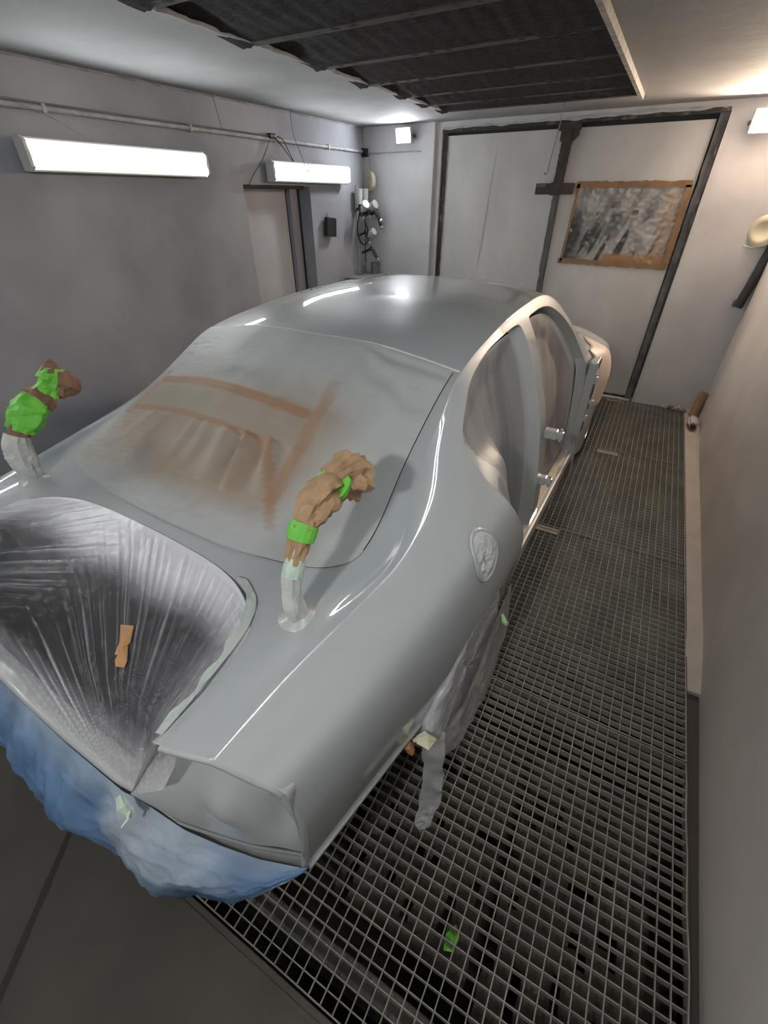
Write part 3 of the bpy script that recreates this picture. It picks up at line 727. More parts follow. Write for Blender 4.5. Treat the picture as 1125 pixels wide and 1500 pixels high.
inner_film('masking_film', DOOR_F, 2.1, 3.2, .040, .055, 'dusty plastic film closing the front right door opening, nearer the double door', False)

# dark inside of the cabin and boot
b = MB()
b.box((-.66, .03, .40), (.58, 1.25, .44)); b.box((-.66, .30, .44), (-.635, 1.2, .90)); b.box((-.66, .05, .44), (-.635, .30, .70)); b.box((.565, .30, .44), (.58, 1.2, .90)); b.box((-.66, 1.15, .40), (.60, 1.2, .95)); b.build('boot_floor', TRUNKIN, car)
b = MB(); b.box((-.66, 1.3, .24), (.66, 3.6, .28)); b.box((-.60, 1.40, .28), (.60, 1.50, .95)); b.box((-.72, 3.5, .24), (.72, 3.55, 1.0)); b.build('cabin_floor', DARKIN, car)
for uu0 in (-.34, .34):
    b = MB(); b.box((uu0-.23, 2.45, .30), (uu0+.23, 2.98, .52), .05); b.box((uu0-.22, 2.34, .45), (uu0+.22, 2.5, 1.08), .05); b.build('front_seat', DARKIN, car)
# central shelf panel under the rear window, strengthening the boot front
# sills
for s in (1, -1):
    b = MB(); b.box((s*.80 if s > 0 else -.93, 1.42, .20), (.885 if s > 0 else -.80, 3.16, .30), .012); b.build('sill', PAINT_IN, car)
b = MB(); b.box((.812, 1.46, .30), (.86, 2.06, .315), .004); b.build('sill_cover', CREAM, car)
b = MB(); b.box((.812, 2.22, .30), (.86, 3.12, .315), .004); b.build('sill_cover', CREAM, car)
# hinges on the door posts
def hinge(v, z, u=.872):
    b = MB(); b.box((u-.05, v-.022, z-.024), (u+.012, v+.018, z+.024), .005); b.box((u+.005, v-.016, z-.02), (u+.042, v+.010, z+.02), .006)
    b.tube([(u+.028, v, z-.034), (u+.028, v, z+.034)], .008, 10); b.box((u+.01, v+.006, z-.012), (u+.036, v+.034, z+.010), .005); b.build('door_hinge', PAINT_IN, car)
for v, z in ((2.14, .58), (2.13, .86), (3.18, .56), (3.17, .84)): hinge(v, z)
b = MB(); b.box((.860, 3.17, .66), (.93, 3.20, .69), .004); b.build('door_check_strap', PAINT_IN, car)

# front pillar post with dark holes, and the bare fender beyond it
b = MB(); b.box((.84, 3.13, .22), (.895, 3.30, .96), .012); b.build('hinge_post', PAINT_IN, car)
for z0, z1, v0, v1 in ((.90, .95, 3.20, 3.27), (.70, .80, 3.205, 3.285), (.44, .50, 3.2, 3.28), (.60, .64, 3.24, 3.29)):
    b = MB(); b.prism([(.8955, v0, z0), (.8955, v1, z0+.01), (.8955, v1+.005, z1), (.8955, v0+.012, z1+.01)], (.0025, 0, 0)); b.build('post_opening', GAPC, car)
vs = []; fs = []; NZ_ = 30; NV_ = 16
for a in range(NV_+1):
    v = lerp(3.26, 3.60, a/NV_); 
    for c in range(NZ_+1):
        t = c/NZ_; z = lerp(1.00, .60, t)
        pt, _ = surf_at(v, z, 'z')
        vs.append((pt[0]+.006+.010*math.sin(PI*min(1, t*1.3)), v - .05*math.sin(PI*t)*(a < 3), z))
for a in range(NV_):
    for c in range(NZ_): k = a*(NZ_+1)+c; fs.append((k, k+NZ_+1, k+NZ_+2, k+1))
fo = mesh_obj('front_wing', vs, fs, PINK, car, smooth=True); sm = fo.modifiers.new('t', 'SOLIDIFY'); sm.thickness = .004

def rp(u):
    a = abs(u)
    top = np.interp(a, [0, .40, .47, .545, .62, .808], [.775, .765, .745, .658, .626, .557])
    vt = np.interp(a, [0, .2, .40, .545, .70, .808], [-.010, -.008, .000, .030, .092, .150])
    return top, vt
# rear face: recess for the right/left tail lamp and the rear panel
def rear_end(sgn, k):
    """rows top to bottom over the tail-lamp pocket"""
    nu = 36; vs = []; fs = []
    edge = surf(np.zeros(200), np.linspace(1.5, 6.05, 200))
    def rim(u):    # v,z of quarter edge at u
        i = np.argmin(np.abs(edge[:, 0]-u)); return edge[i, 1], edge[i, 2]
    rows = 26
    for a in range(nu+1):
        t = a/nu; u = lerp(.545, .808, t); ue = min(u, .792)
        v0, z0 = rim(ue)
        zb, vb = rp(u); zb -= .001
        pk = math.sin(min(1, max(0, (1-t))/.12)*PI/2)      # pocket depth fades at the outer fin
        depth = .155*pk
        for r in range(rows+1):
            q = r/rows
            # depth profile: quickly in, then slowly out
            dd = depth*(math.sin(min(1, q/.14)*PI/2) if q < .16 else (1 - ((q-.16)/.84))**1.9*(1-.12*math.sin(PI*t)))
            zz = lerp(z0, zb, q if q > .16 else q*.62)
            if q > .16: zz = lerp(z0-(z0-zb)*.10, zb, (q-.16)/.84)
            vv = lerp(v0, vb, q) + dd - .034*math.exp(-((t-.42)/.22)**2-((q-.62)/.20)**2)*pk + .022*math.exp(-((t-.80)/.10)**2-((q-.62)/.25)**2)*pk
            uu1 = u + (.006*math.sin(q*PI))*t
            vs.append((uu1*sgn, vv, zz))
    for a in range(nu):
        for r in range(rows): i = a*(rows+1)+r; fs.append((i, i+1, i+rows+2, i+rows+1))
    inner = vs[:rows+1]
    o = mesh_obj('tail_lamp_recess', vs, fs, PAINT, car, smooth=True)
    ax = (.450*sgn, -.001, .748)
    mesh_obj('lamp_recess_inner', list(inner)+[ax], [(i, i+1, len(inner)) for i in range(len(inner)-1)], PAINT, o)
    wv = []
    if sgn < 0: inner = []
    for (x, y, z) in inner: wv += [(x, y, z), (x, .44, max(z, .66))]
    if wv: mesh_obj('boot_side_wall', wv, [(2*i, 2*i+1, 2*i+3, 2*i+2) for i in range(len(inner)-1)], PAINT_IN, car, smooth=True)
    # outer fin: from side shell rear edge to pocket
    side = surf(np.zeros(60), np.linspace(5.9, 9, 60)); vs = []; fs = []
    for i, p in enumerate(side):
        u, v, z = p
        prof = [(0, 0), (-.003, -.008), (-.012, -.014), (-.024, -.008), (-.032, .010), (-.036, .05)]
        for du, dv in prof: vs.append(((u+du)*sgn, v+dv, z))
        if i: q = 6*i; fs += [(q-6+e, q-5+e, q+1+e, q+e) for e in range(5)]
    mesh_obj('lamp_recess_edge', vs, fs, PAINT, o, smooth=True)
    # rounded lip along the top of the pocket
    top = surf(np.zeros(50), np.linspace(2.0, 6.05, 50)); vs = []; fs = []
    top = top[top[:, 0] > .55]
    for i, p in enumerate(top):
        u, v, z = p
        for dv, dz in ((0, 0), (-.006, -.003), (-.009, -.010), (-.004, -.016), (.02, -.018), (.09, -.022)): vs.append((u*sgn, v+dv, z+dz))
        if i: q = 6*i; fs += [(q-6+e, q-5+e, q+1+e, q+e) for e in range(5)]
    mesh_obj('lamp_recess_lip', vs, fs, PAINT, o, smooth=True)
    return o
rear_end(1, 0); rear_end(-LEFTK, 1)
# rear panel under the boot opening, one piece from side to side
vs = []; fs = []; cols = 90
for i in range(cols+1):
    u = lerp(-.80*LEFTK, .806, i/cols); t_, v_ = rp(u if u > 0 else u/LEFTK)
    low = np.interp(abs(u), [0, .45, .8], [.62, .56, .43])
    kk = 1.0 if abs(u) < .50 else 0.0
    pr = [(.055*kk, -.02*kk), (.035*kk, .0), (.006*kk, .002*kk), (-.004, -.006), (-.004, -.022), (.004, -.03), (.008, lerp(0, low-t_, .6)), (.0, low-t_), (.012, low-t_-.01), (.05, low-t_-.012)]
    for dv, dz in pr: vs.append((u, v_+dv, t_+dz))
    if i: n = len(pr); q = n*i; fs += [(q-n+e, q+e, q+1+e, q-n+1+e) for e in range(n-1)]
mesh_obj('rear_panel', vs, fs, PAINT_IN, car, smooth=True)
# black seam of the lower rear window corner etc is the flange; crease lines on the roof edge
for sgn in (1, -LEFTK):
    pts = []
    for v in np.linspace(1.40, 2.85, 50):
        p = surf([v], [2.62])[0]; pts.append((p[0]*sgn, p[1], p[2]+.0008))
    MB().tube(pts, .0012, 6).build('roof_seam', mat('seam_grey', (.30, .32, .32), .6), car, smooth=True)

# fuel filler: recessed cup with rim, covered by film
vs = []; fs = []; v_c, z_c = .985, .925; n = 40
pc, _ = surf_at(v_c, z_c, 'z')
e1 = np.array(surf_at(v_c+.05, z_c, 'z')[0])-np.array(surf_at(v_c-.05, z_c, 'z')[0]); e1 /= np.linalg.norm(e1)
e2 = np.array(surf_at(v_c, z_c+.04, 'z')[0])-np.array(surf_at(v_c, z_c-.05, 'z')[0]); e2 /= np.linalg.norm(e2)
nn = np.cross(e1, e2); nn *= np.sign(nn[0])
def ring_on(r1, r2, h, wob=0, seed=0):
    out = []
    for k in range(n):
        a = 2*PI*k/n; q = pc + e1*math.cos(a)*r1 + e2*math.sin(a)*r2
        qq, _ = surf_at(q[1], q[2], 'z') if wob >= 0 else (q, 0)
        x = qq[0]
        out.append(np.array([x, q[1], q[2]]) + nn*h)
    return out
rings = [ring_on(.082, .090, .001), ring_on(.080, .088, .006), ring_on(.074, .082, .0065), ring_on(.070, .078, .001)]
vs = [p for r in rings for p in r]; fs = [(i*n+k, i*n+(k+1) % n, (i+1)*n+(k+1) % n, (i+1)*n+k) for i in range(3) for k in range(n)]
ff = mesh_obj('fuel_filler', vs, fs, PAINT, car, smooth=True)
vs = []; fs = []; R_ = 14
for i in range(R_+1):
    for p in ring_on(.072*i/R_+1e-4, .080*i/R_+1e-4, 0):
        h = .003 + .010*noise.noise(Vector(p)*38)*(1-(i/R_)**3) + .006*abs(noise.noise(Vector(p)*80))*(1-(i/R_)**4)
        vs.append(p + nn*h)
fs = [(i*n+k, i*n+(k+1) % n, (i+1)*n+(k+1) % n, (i+1)*n+k) for i in range(R_) for k in range(n)]
mesh_obj('filler_film', vs, fs, mat('filler_film', (.46, .48, .48), .18, bump=.5, bump_scale=60), ff, smooth=False)

# wheels
def wheel(u, v, s):
    b = MB(); prof = [(.20, -.10), (.30, -.105), (.325, -.085), (.333, -.04), (.333, .04), (.325, .085), (.30, .105), (.21, .10)]
    b.lathe(prof, (u, v, .333), 'x', 48); t = b.build('tyre', RUBBER, car, smooth=True)
    b = MB(); b.lathe([(.21, -.10), (.20, -.02), (.20, .05), (.21, .095)], (u, v, .333), 'x', 48)
    for k in range(5):
        a = 2*PI*k/5; R = Matrix.Rotation(a, 3, 'X')
        b.add([Vector((u, v, .333)) + R @ Vector(p) for p in [(s*.05, -.02, .03), (s*.05, .02, .03), (s*.07, .03, .20), (s*.07, -.03, .20), (s*.02, -.02, .03), (s*.02, .02, .03), (s*.03, .03, .20), (s*.03, -.03, .20)]], [(0,1,2,3),(4,7,6,5),(0,3,7,4),(1,5,6,2),(0,4,5,1),(3,2,6,7)])
    b.lathe([(.001, s*.06), (.04, s*.06), (.05, s*.03)], (u, v, .333), 'x', 24); b.build('rim', STEELM, t, smooth=False)
for u, v in ((.80, 1.0), (-.84, 1.0), (.80, 3.78), (-.84, 3.78)): wheel(u, v, 1 if u > 0 else -1)

# boot hinges (gooseneck arms wrapped in paper and tape)
def gooseneck(u, left):
    core = [(u, .452, .955), (u, .450, 1.02), (u, .450, 1.10), (u, .468, 1.17), (u, .50, 1.22), (u, .55, 1.268), (u, .61, 1.29), (u, .67, 1.285), (u, .72, 1.255), (u, .745, 1.215)]
    if left: core = core[:-3]
    b = MB(); b.tube(catmull(core, 3), .012, 8); 
    b.lathe([(.001, .964), (.052, .966), (.056, .972), (.052, .979), (.034, .982), (.030, .990), (.001, .991)], (u, .458, 0.012), 'z', 28)
    h = b.build('boot_hinge', PAINT_IN, car, smooth=True)
    def wrap(name, path, rad, m, seed, amp, flat=True, n=16, sub=5):
        pts = catmull(path, sub); r = [x[0] for x in catmull([(q, 0, 0) for q in rad], sub)]
        b = MB(); b.tube(pts, r, n, crumple=amp, seed=seed); return b.build(name, m, h, smooth=not flat)
    if not left:
        wrap('overspray_wrap', [(u, .455, .985), (u, .448, 1.03), (u, .447, 1.08), (u, .455, 1.125), (u, .463, 1.145)], [.026, .027, .024, .024, .022], PAPERG, 1, .10)
        wrap('tape_band', [(u, .458, 1.130), (u, .468, 1.150), (u, .480, 1.168)], [.026, .026, .024], GREENP, 2, .06)
        wrap('paper_wrap', [(u, .470, 1.155), (u, .485, 1.185), (u, .505, 1.215), (u, .52, 1.235)], [.020, .023, .026, .030], PAPER, 3, .22, n=20, sub=8)
        wrap('tape_band', [(u, .503, 1.208), (u, .515, 1.226), (u, .526, 1.238)], [.033, .035, .034], GREEN, 4, .03)
        wrap('paper_wrap', [(u, .515, 1.228), (u, .545, 1.252), (u+.0, .58, 1.272), (u, .615, 1.282), (u, .648, 1.275)], [.026, .033, .042, .038, .024], PAPER, 5, .30, n=26, sub=10)
        wrap('tape_band', [(u, .632, 1.290), (u, .640, 1.280), (u+.005, .652, 1.268)], [.046, .042, .040], GREEN, 6, .10)
        wrap('paper_wrap', [(u, .640, 1.290), (u, .662, 1.288), (u, .695, 1.272), (u, .73, 1.245), (u, .752, 1.222)], [.024, .046, .056, .048, .018], PAPER, 7, .30, n=28, sub=10)
    else:
        wrap('overspray_wrap', [(u, .465, .975), (u, .457, 1.02), (u, .455, 1.08), (u, .462, 1.14), (u, .475, 1.165)], [.018, .034, .044, .040, .034], PAPERG, 11, .15, n=20, sub=7)
        wrap('paper_wrap', [(u, .478, 1.160), (u, .492, 1.180), (u, .508, 1.20)], [.030, .033, .036], PAPERD, 12, .2)
        wrap('tape_band', [(u, .490, 1.175), (u, .515, 1.205), (u, .55, 1.235), (u, .585, 1.255)], [.040, .050, .052, .044], GREEN, 13, .22, n=20, sub=8)
        wrap('paper_wrap', [(u, .583, 1.255), (u, .600, 1.263), (u, .616, 1.272)], [.048, .048, .042], PAPERD, 14, .25, n=18)
        wrap('tape_band', [(u, .613, 1.270), (u, .635, 1.286), (u, .660, 1.302)], [.040, .040, .042], GREEN, 15, .2, n=18)
        wrap('tape_band', [(u, .650, 1.305), (u, .668, 1.325), (u, .680, 1.348)], [.046, .042, .034], GREEN, 16, .2, n=18)
        wrap('paper_wrap', [(u, .655, 1.305), (u, .685, 1.288), (u, .718, 1.262), (u, .732, 1.247)], [.046, .050, .036, .014], PAPERD, 17, .2, n=22, sub=8)
        wrap('paper_wrap', [(u, .668, 1.335), (u, .680, 1.360), (u, .690, 1.368)], [.028, .024, .012], PAPERD, 18, .3, n=14)
    return h
hr_ = gooseneck(.60, False); hl_ = gooseneck(-.69, True)
# ================================================================== MASKING ON THE CAR
# paper and film over the rear window
C_ = Vector((0, 0, CAM_H))
P, F, JJ, VV = grid_patch(.45, 1.45, 0, 4.3, 190, 85, both=True)
u_ = np.where(JJ >= 0, P[:, 0], P[:, 0]/LEFTK)
off = np.where((u_ > .3) & (P[:, 1] > .72), -.0012, .003*sstep(.45, .2, u_) + .002)
f = np.minimum(sdpoly(np.stack([P[:, 1], u_], 1), GLASS)+off, (4.2-np.abs(JJ))*.1)
V2, F2, _, A = clip_mesh(P, F, f, [u_])
U = A[0]; Vv = V2[:, 1]
edge = sdpoly(np.stack([Vv, U], 1), GLASS)
# the masking lines, taken in (u, v) on the glass
T_A = [(-.61, .925), (.125, .893)]      # lower tape with gathers
T_B = [(-.57, 1.075), (.20, 1.017)]      # upper tape
T_C = [(.122, .90), (.33, .65)]       # short vertical tape
T_D = [(.27, .73), (.232, 1.15)]        # slanting tape
T_E = [(-.63, .90), (-.59, 1.12)]
T_F = [(-.59, 1.12), (-.55, 1.26)]
def segd(u, v, sg):
    (a, b_), (c, d) = sg; e = np.array([c-a, d-b_]); L = e@e
    t = np.clip(((u-a)*e[0]+(v-b_)*e[1])/L, 0, 1); return np.hypot(u-(a+t*e[0]), v-(b_+t*e[1])), t
nz = lambda x, y, s=0: noise.noise(Vector((x, y, s)))
cols = np.zeros((len(V2), 3)); disp = np.zeros(len(V2))
brown = np.array([.27, .195, .135]); pale = np.array([.29, .255, .215]); white = np.array([.37, .385, .39]); tapec = np.array([.29, .165, .095])
dist = {k: segd(U, Vv, s)[0] for k, s in dict(A=T_A, B=T_B, C=T_C, D=T_D, E=T_E, F=T_F).items()}
for i in range(len(V2)):
    u, v = U[i], Vv[i]
    # how brown: overspray fades the paper toward the edges
    k = 1.0
    k *= float(sstep(.56, .72, v + .05*nz(u*3, v*3))) 
    k *= 1-float(sstep(1.02, 1.22, v + .07*nz(u*4, v*4, 2)))
    k *= float(sstep(-.72, -.58, u+.02*nz(v*6, 1)))*(1-float(sstep(.26, .46, u + .06*nz(v*4, 3) + .35*max(0, .85-v))))
    c = lerp(white, brown, .88*k*(.8+.35*nz(u*6, v*5, 4)))
    # sheet between the two cross tapes is paler
    if .90 < v < 1.04 and u < .16: c = lerp(c, pale, .7*k)
    if v > 1.06: c = lerp(c, white*.97, .25)
    for key, wd, st in (('A', .012, .8), ('B', .020, .85), ('C', .018, .7), ('D', .026, .6), ('E', .018, .35), ('F', .016, .3)):
        d = dist[key][i]
        a = 1-float(sstep(wd*.75, wd*1.1, d))
        if a > 0: c = lerp(c, tapec, a*st*min(1, .35+.9*k)); disp[i] += .0012*a
    # loose, dark smudge above the upper tape
    c = c*(1-.22*math.exp(-((u+.20)/.10)**2-((v-1.12)/.045)**2)*(1+nz(u*20, v*20)))
    # gathers hanging from the lower tape, fanning towards the bottom
    if v < .90 and -.68 < u < .30:
        q = (.90-v); fan = (u+.20)/(1+1.2*q)
        g = nz(fan*19, .3*q, 6)+.5*nz(fan*42, q, 7)
        disp[i] += .034*g*math.exp(-((q-.06)/.10)**2)*float(sstep(.28, .12, u))*float(sstep(-.68, -.5, u))+.006*abs(g)*(q < .2)
    # wrinkles all over
    disp[i] += .0035*nz(u*9+v*4, v*7, 9) + .0016*nz(u*30, v*16, 10) + .001*nz(u*60, v*60, 12)
    # big soft folds near the top right corner
    if u > .2 and v > 1.05: disp[i] += .006*math.sin((v*70+8*nz(u*5, v*5)))*math.exp(-((v-1.28)/.10)**2)*float(sstep(.2, .35, u))
    if u < -.42 and v > 1.15: disp[i] += .004*nz(u*50, v*50, 20)
    if u > .0 and v < .70: disp[i] += .006*nz((u-.05)*24-(v-.6)*20, v*6, 30)
    cols[i] = c*(1+.06*nz(u*14, v*14, 40))
fade = sstep(.0, .03, edge)
V3 = V2.copy(); V3[:, 2] += .004 + disp*fade*.9 + .001
V3[:, 1] -= disp*fade*.4
o = mesh_obj('window_masking_sheet', V3, F2, PAPERW, None, smooth=True); set_attr(o, 'col', np.clip(cols, 0, 1)); carry(o)
tag(o, 'brown paper and film masking sheet with tape, oversprayed grey, covering the rear window', 'masking sheet')
# silver-white tape line along the top edge of the rear window
pts = []
for u in np.linspace(-.60, .605, 60):
    a = abs(u); vt = np.interp(a, [0, .40, .605], [1.365, 1.378, 1.392]); pp, jj = surf_at(vt+.006, a, 'u'); pts.append((u*(1 if u > 0 else LEFTK), pp[1], pp[2]+.002))
b = MB(); b.tube(pts, .0035, 6); b.build('window_trim_tape', mat('white_tape_edge', (.62, .64, .62), .4), o, smooth=True)
# the backlight glass itself and a cover over the windscreen
P, F, JJ, VV = grid_patch(.45, 1.45, 0, 4.3, 40, 20, both=True); u_ = np.where(JJ >= 0, P[:, 0], P[:, 0]/LEFTK)
V2g, F2g, _, _ = clip_mesh(P, F, np.minimum(sdpoly(np.stack([P[:, 1], u_], 1), GLASS)-.012, (4.2-np.abs(JJ))*.1)); V2g[:, 2] -= .02
mesh_obj('rear_window_glass', V2g, F2g, mat('dark_glass', (.02, .022, .025), .05), car, smooth=True)
P, F, JJ, VV = grid_patch(2.7, 3.7, 0, 4.3, 40, 20, both=True); u_ = np.where(JJ >= 0, P[:, 0], P[:, 0]/LEFTK)
V2g, F2g, _, _ = clip_mesh(P, F, np.minimum(sdpoly(np.stack([P[:, 1], u_], 1), WINDSH)-.004, (4.2-np.abs(JJ))*.1)); V2g[:, 2] -= .004
mesh_obj('windscreen', V2g, F2g, mat('dusty_screen', (.30, .31, .32), .3), car, smooth=True)

def _deck():
    vv = np.linspace(-.06, .60, 67); uu2 = np.linspace(0, .90, 91); Z = np.zeros((67, 91))
    js = np.linspace(0, 6, 241)
    A = np.stack([surf(np.full(241, v), js) for v in np.linspace(0, .62, 63)])     # (63,241,3)
    for c, u in enumerate(uu2):
        vs_ = []; zs_ = []
        for r in range(63):
            k = np.argmin(np.abs(A[r, :, 0]-u)); vs_.append(A[r, k, 1]); zs_.append(A[r, k, 2])
        Z[:, c] = np.interp(vv, vs_, zs_)
    return vv, uu2, Z
DV, DU, DZ = _deck()
def zdeck(u, v):
    a = min(max((v-DV[0])/(DV[1]-DV[0]), 0), 65.99); b_ = min(abs(u)/(DU[1]-DU[0]), 89.99)
    i, j = int(a), int(b_); fa, fb = a-i, b_-j
    return (DZ[i, j]*(1-fa)+DZ[i+1, j]*fa)*(1-fb)+(DZ[i, j+1]*(1-fa)+DZ[i+1, j+1]*fa)*fb
# film over the boot opening
ns, nt = 240, 150; vs = []; dens = []
for a in range(ns+1):
    s = lerp(-1, 1, a/ns); sa = abs(s)
    for c in range(nt+1):
        t = c/nt
        w_ = np.interp(t, [0, .10, .22, .40, .70, .84, .93, 1.0], [.475, .525, .545, .552, .560, .572, .545, .47])
        vf = .474 - .072*sa**5                           # front edge, rounded corners
        vr = -.002 + .012*sa**2
        v = lerp(vf, vr, t); u = s*w_
        zd = zdeck(u, max(v, .0))
        zt = zd + .003 - np.interp(t, [0, .05, .3, .75, .90, 1.0], [0, .004, .030, .075, .13, .205])
        ze = zd + .003 - np.interp(t, [0, .05, .3, .70, .80, 1.0], [0, .002, .006, .018, .05, .22])
        z = lerp(zt, ze, float(sstep(.72, 1.0, sa)))
        # streaky folds fanning from the rear corners
        a1 = math.atan2(v+.03, .50-u); r1 = math.hypot(v+.03, .50-u)
        a2 = math.atan2(v+.30, u+1.25)
        k1 = float(sstep(-.30, .15, u)); k2 = 1-k1
        f1 = nz(a1*44, r1*1.3, 3) + .6*nz(a1*100, r1*2, 4); f2 = nz(a2*80, (u+1.2)*1.2, 5)+.5*nz(a2*170, u*2, 6)
        fold = k1*f1*(.35+.65*t) + k2*f2*.9
        ed = float(sstep(0, .12, t))*float(sstep(0, .10, 1-t))*float(sstep(0, .12, 1-sa))
        z += .010*fold*ed + .004*nz(u*14, v*14, 8)*ed
        sp_ = float(sstep(.42, .12, t + .10*nz(u*4, v*3, 11)))*float(sstep(-.75, -.25, u))       # heavy overspray along the gutter
        sp_ *= 1-.2*float(sstep(.35, .5, u))
        speck = .10*max(0, nz(u*45, v*45, 13))
        d = .07 + .82*sp_ + .85*max(0, abs(fold)-.17)*(1-.7*sp_)*max(.25, .6+1.4*nz(u*3, v*3, 44)) + .25*float(sstep(.75, 1, sa))*(1-sp_) + speck
        d += .28*float(sstep(.80, .95, t)) + .35*float(sstep(.05, 0, t)) + .10*nz(u*3, v*5, 15)
        d += .30*float(sstep(-.5, -.9, s))*float(sstep(.6, .9, t))
        vs.append((u*(1 if u > 0 else LEFTK), v, z)); dens.append(min(.97, max(.07, d)))
fs = [(a*(nt+1)+c, a*(nt+1)+c+1, (a+1)*(nt+1)+c+1, (a+1)*(nt+1)+c) for a in range(ns) for c in range(nt)]
tf = mesh_obj('boot_film', vs, fs, FILM, None, smooth=True); set_attr(tf, 'dens', dens, 'FLOAT'); carry(tf)
tag(tf, 'clear wrinkled plastic film with white overspray stretched over the open dark boot', 'masking film')
# scrap of brown tape lying on that film
def on_film(u, v):
    best = min(range(0, len(vs), 1), key=lambda k: (vs[k][0]-u)**2+(vs[k][1]-v)**2); return vs[best][2]
ptsl = [(.196, .165), (.214, .166), (.214, .178), (.224, .180), (.228, .215), (.232, .246), (.207, .248), (.203, .215), (.208, .212), (.198, .19), (.206, .187)]
ptsl = [(0.28, 0.142),(0.302, 0.15),(0.295, 0.164),(0.258, 0.193),(0.26, 0.199),(0.227, 0.234),(0.19, 0.22),(0.23, 0.188),(0.251, 0.16),(0.259, 0.165),(0.265, 0.151)]
# the patch follows the film
gx = 10; pv = []; 
poly = np.array(ptsl); 
zc_ = {}
pv = [(u, v, on_film(u, v)+.007) for u, v in ptsl]; cu = poly.mean(0); pv.append((cu[0], cu[1], on_film(*cu)+.009)); N_ = len(ptsl)
o = mesh_obj('brown_tape_scrap', pv, [(i, (i+1) % N_, N_) for i in range(N_)], TAPEB, None); carry(o)
sm = o.modifiers.new('t', 'SOLIDIFY'); sm.thickness = .001; tag(o, 'torn piece of brown tape stuck in the middle of the boot film', 'tape')
# torn masking tape along the right inner edge of the boot opening
vs2 = []; fs2 = []; n = 0; dn2 = []
for i in range(50):
    q = i/49; 
    path = catmull([(.40, .475), (.47, .44), (.515, .37), (.535, .28), (.548, .17), (.555, .085)], 10); p = path[min(len(path)-1, int(q*(len(path)-1)))]
    wd = .032*(1+1.3*nz(q*7, 2, 1))*(1-.55*q)
    for k in range(6):
        t = k/5; vs2.append((p[0]-wd*t*(.9), p[1]-wd*t*.35, zdeck(p[0]-wd*t*.9, p[1]-wd*t*.35) + .006 + .004*t + .004*nz(q*18, t*4, 5)))
    if i: k = 6*i; fs2 += [(k-6+e, k-5+e, k+1+e, k+e) for e in range(5)]
o = mesh_obj('edge_masking_tape', vs2, fs2, mat('grey_green_tape', (.40, .45, .44), .4, bump=.4, bump_scale=60), None, smooth=True); carry(o)
tag(o, 'crumpled oversprayed tape along the right inner edge of the boot opening', 'tape')

# blue film hanging where the bumper was
NU, NV2 = 150, 60; vs = []; fs = []; cols = []; dens = []
for a in range(NU+1):
    q = a/NU; u = lerp(-.86, .805, q)
    t_, v_ = rp(u if u > 0 else u/LEFTK)
    zt = min(t_ - .03, np.interp(abs(u), [0, .45, .62, .8], [.745, .70, .545, .445]))
    zb = np.interp(u, [-.86, -.3, -.10, .05, .18, .27, .33, .42, .52, .62, .70, .77, .805], [.46, .42, .43, .42, .40, .37, .30, .30, .33, .38, .40, .44, .45])
    out = np.interp(u, [-.86, -.1, .1, .25, .35, .5, .65, .75, .805], [.09, .095, .115, .12, .085, .105, .085, .05, .01])
    for c in range(NV2+1):
        t = c/NV2
        z = lerp(zt, zb, t); bulge = math.sin(min(1, t/.7)*PI/2)*out*(1 - .35*float(sstep(.75, 1, t)))
        fold = .012*abs(nz(u*15+t*4, t*5, 31)) + .005*nz(u*45, t*12, 32) + .004*abs(nz(u*80, t*26, 33)) + nz(u*9+t*1.5, t*1.2, 1)*.020 + nz(u*26-t*3, t*3, 2)*.008 + .012*nz(u*5, t*4, 3)
        vv = v_ - .004 - bulge + fold*float(sstep(0, .25, t))
        vs.append((u, vv, z + .010*nz(u*11, t*2, 7)*t))
        wh = float(sstep(.30, .36, u))*float(sstep(.74, .55, u))*(.55+.45*float(sstep(.75, .25, t)))*(.8+.5*nz(u*6, t*3, 8))
        wh = max(wh, .75*float(sstep(.30, .0, t))*(.7+.4*nz(u*5, 2, 2)))
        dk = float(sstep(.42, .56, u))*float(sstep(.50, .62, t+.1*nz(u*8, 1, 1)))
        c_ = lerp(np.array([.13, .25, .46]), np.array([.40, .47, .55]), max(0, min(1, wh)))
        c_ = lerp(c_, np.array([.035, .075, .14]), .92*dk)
        c_ = c_*(1+.3*nz(u*12+t*2, t*3, 19))
        cols.append(np.clip(c_, 0, 1)); dens.append(min(.95, .66+.25*wh+.25*abs(nz(u*20, t*3, 12))))
    if a:
        k = (NV2+1)*a; fs += [(k-NV2-1+e, k-NV2+e, k+1+e, k+e) for e in range(NV2)]
o = mesh_obj('blue_bumper_film', vs, fs, BLUEF, None, smooth=True); set_attr(o, 'col', cols); set_attr(o, 'dens', dens, 'FLOAT'); carry(o)
tag(o, 'translucent blue plastic film hanging in folds below the boot edge at the car tail', 'masking film')
# torn tape bits along its upper edge
for (u, v, z, m, lab, sz) in ((.455, -.012, .735, GREENP, 'pale green tape knot at the right end of the boot sill above the blue film', 1.0), (.60, .03, .60, DARKMET, None, .8)):
    if lab is None: continue
    b = MB(); b.tube([(u-.02, v-.004, z+.02), (u, v-.012, z+.008), (u+.012, v-.012, z-.01), (u+.02, v-.006, z-.022)], [.006, .010, .009, .004], 9, crumple=.6, seed=3)
    o = b.build('tape_knot', m); carry(o); tag(o, lab, 'tape')
b = MB(); b.tube([(.47, -.02, .735), (.474, -.034, .722), (.470, -.05, .712)], [.003, .003, .002], 6); o = b.build('white_string_end', WHITEM); carry(o); tag(o, 'short white strip sticking out over the blue film by the tape knot', 'string')

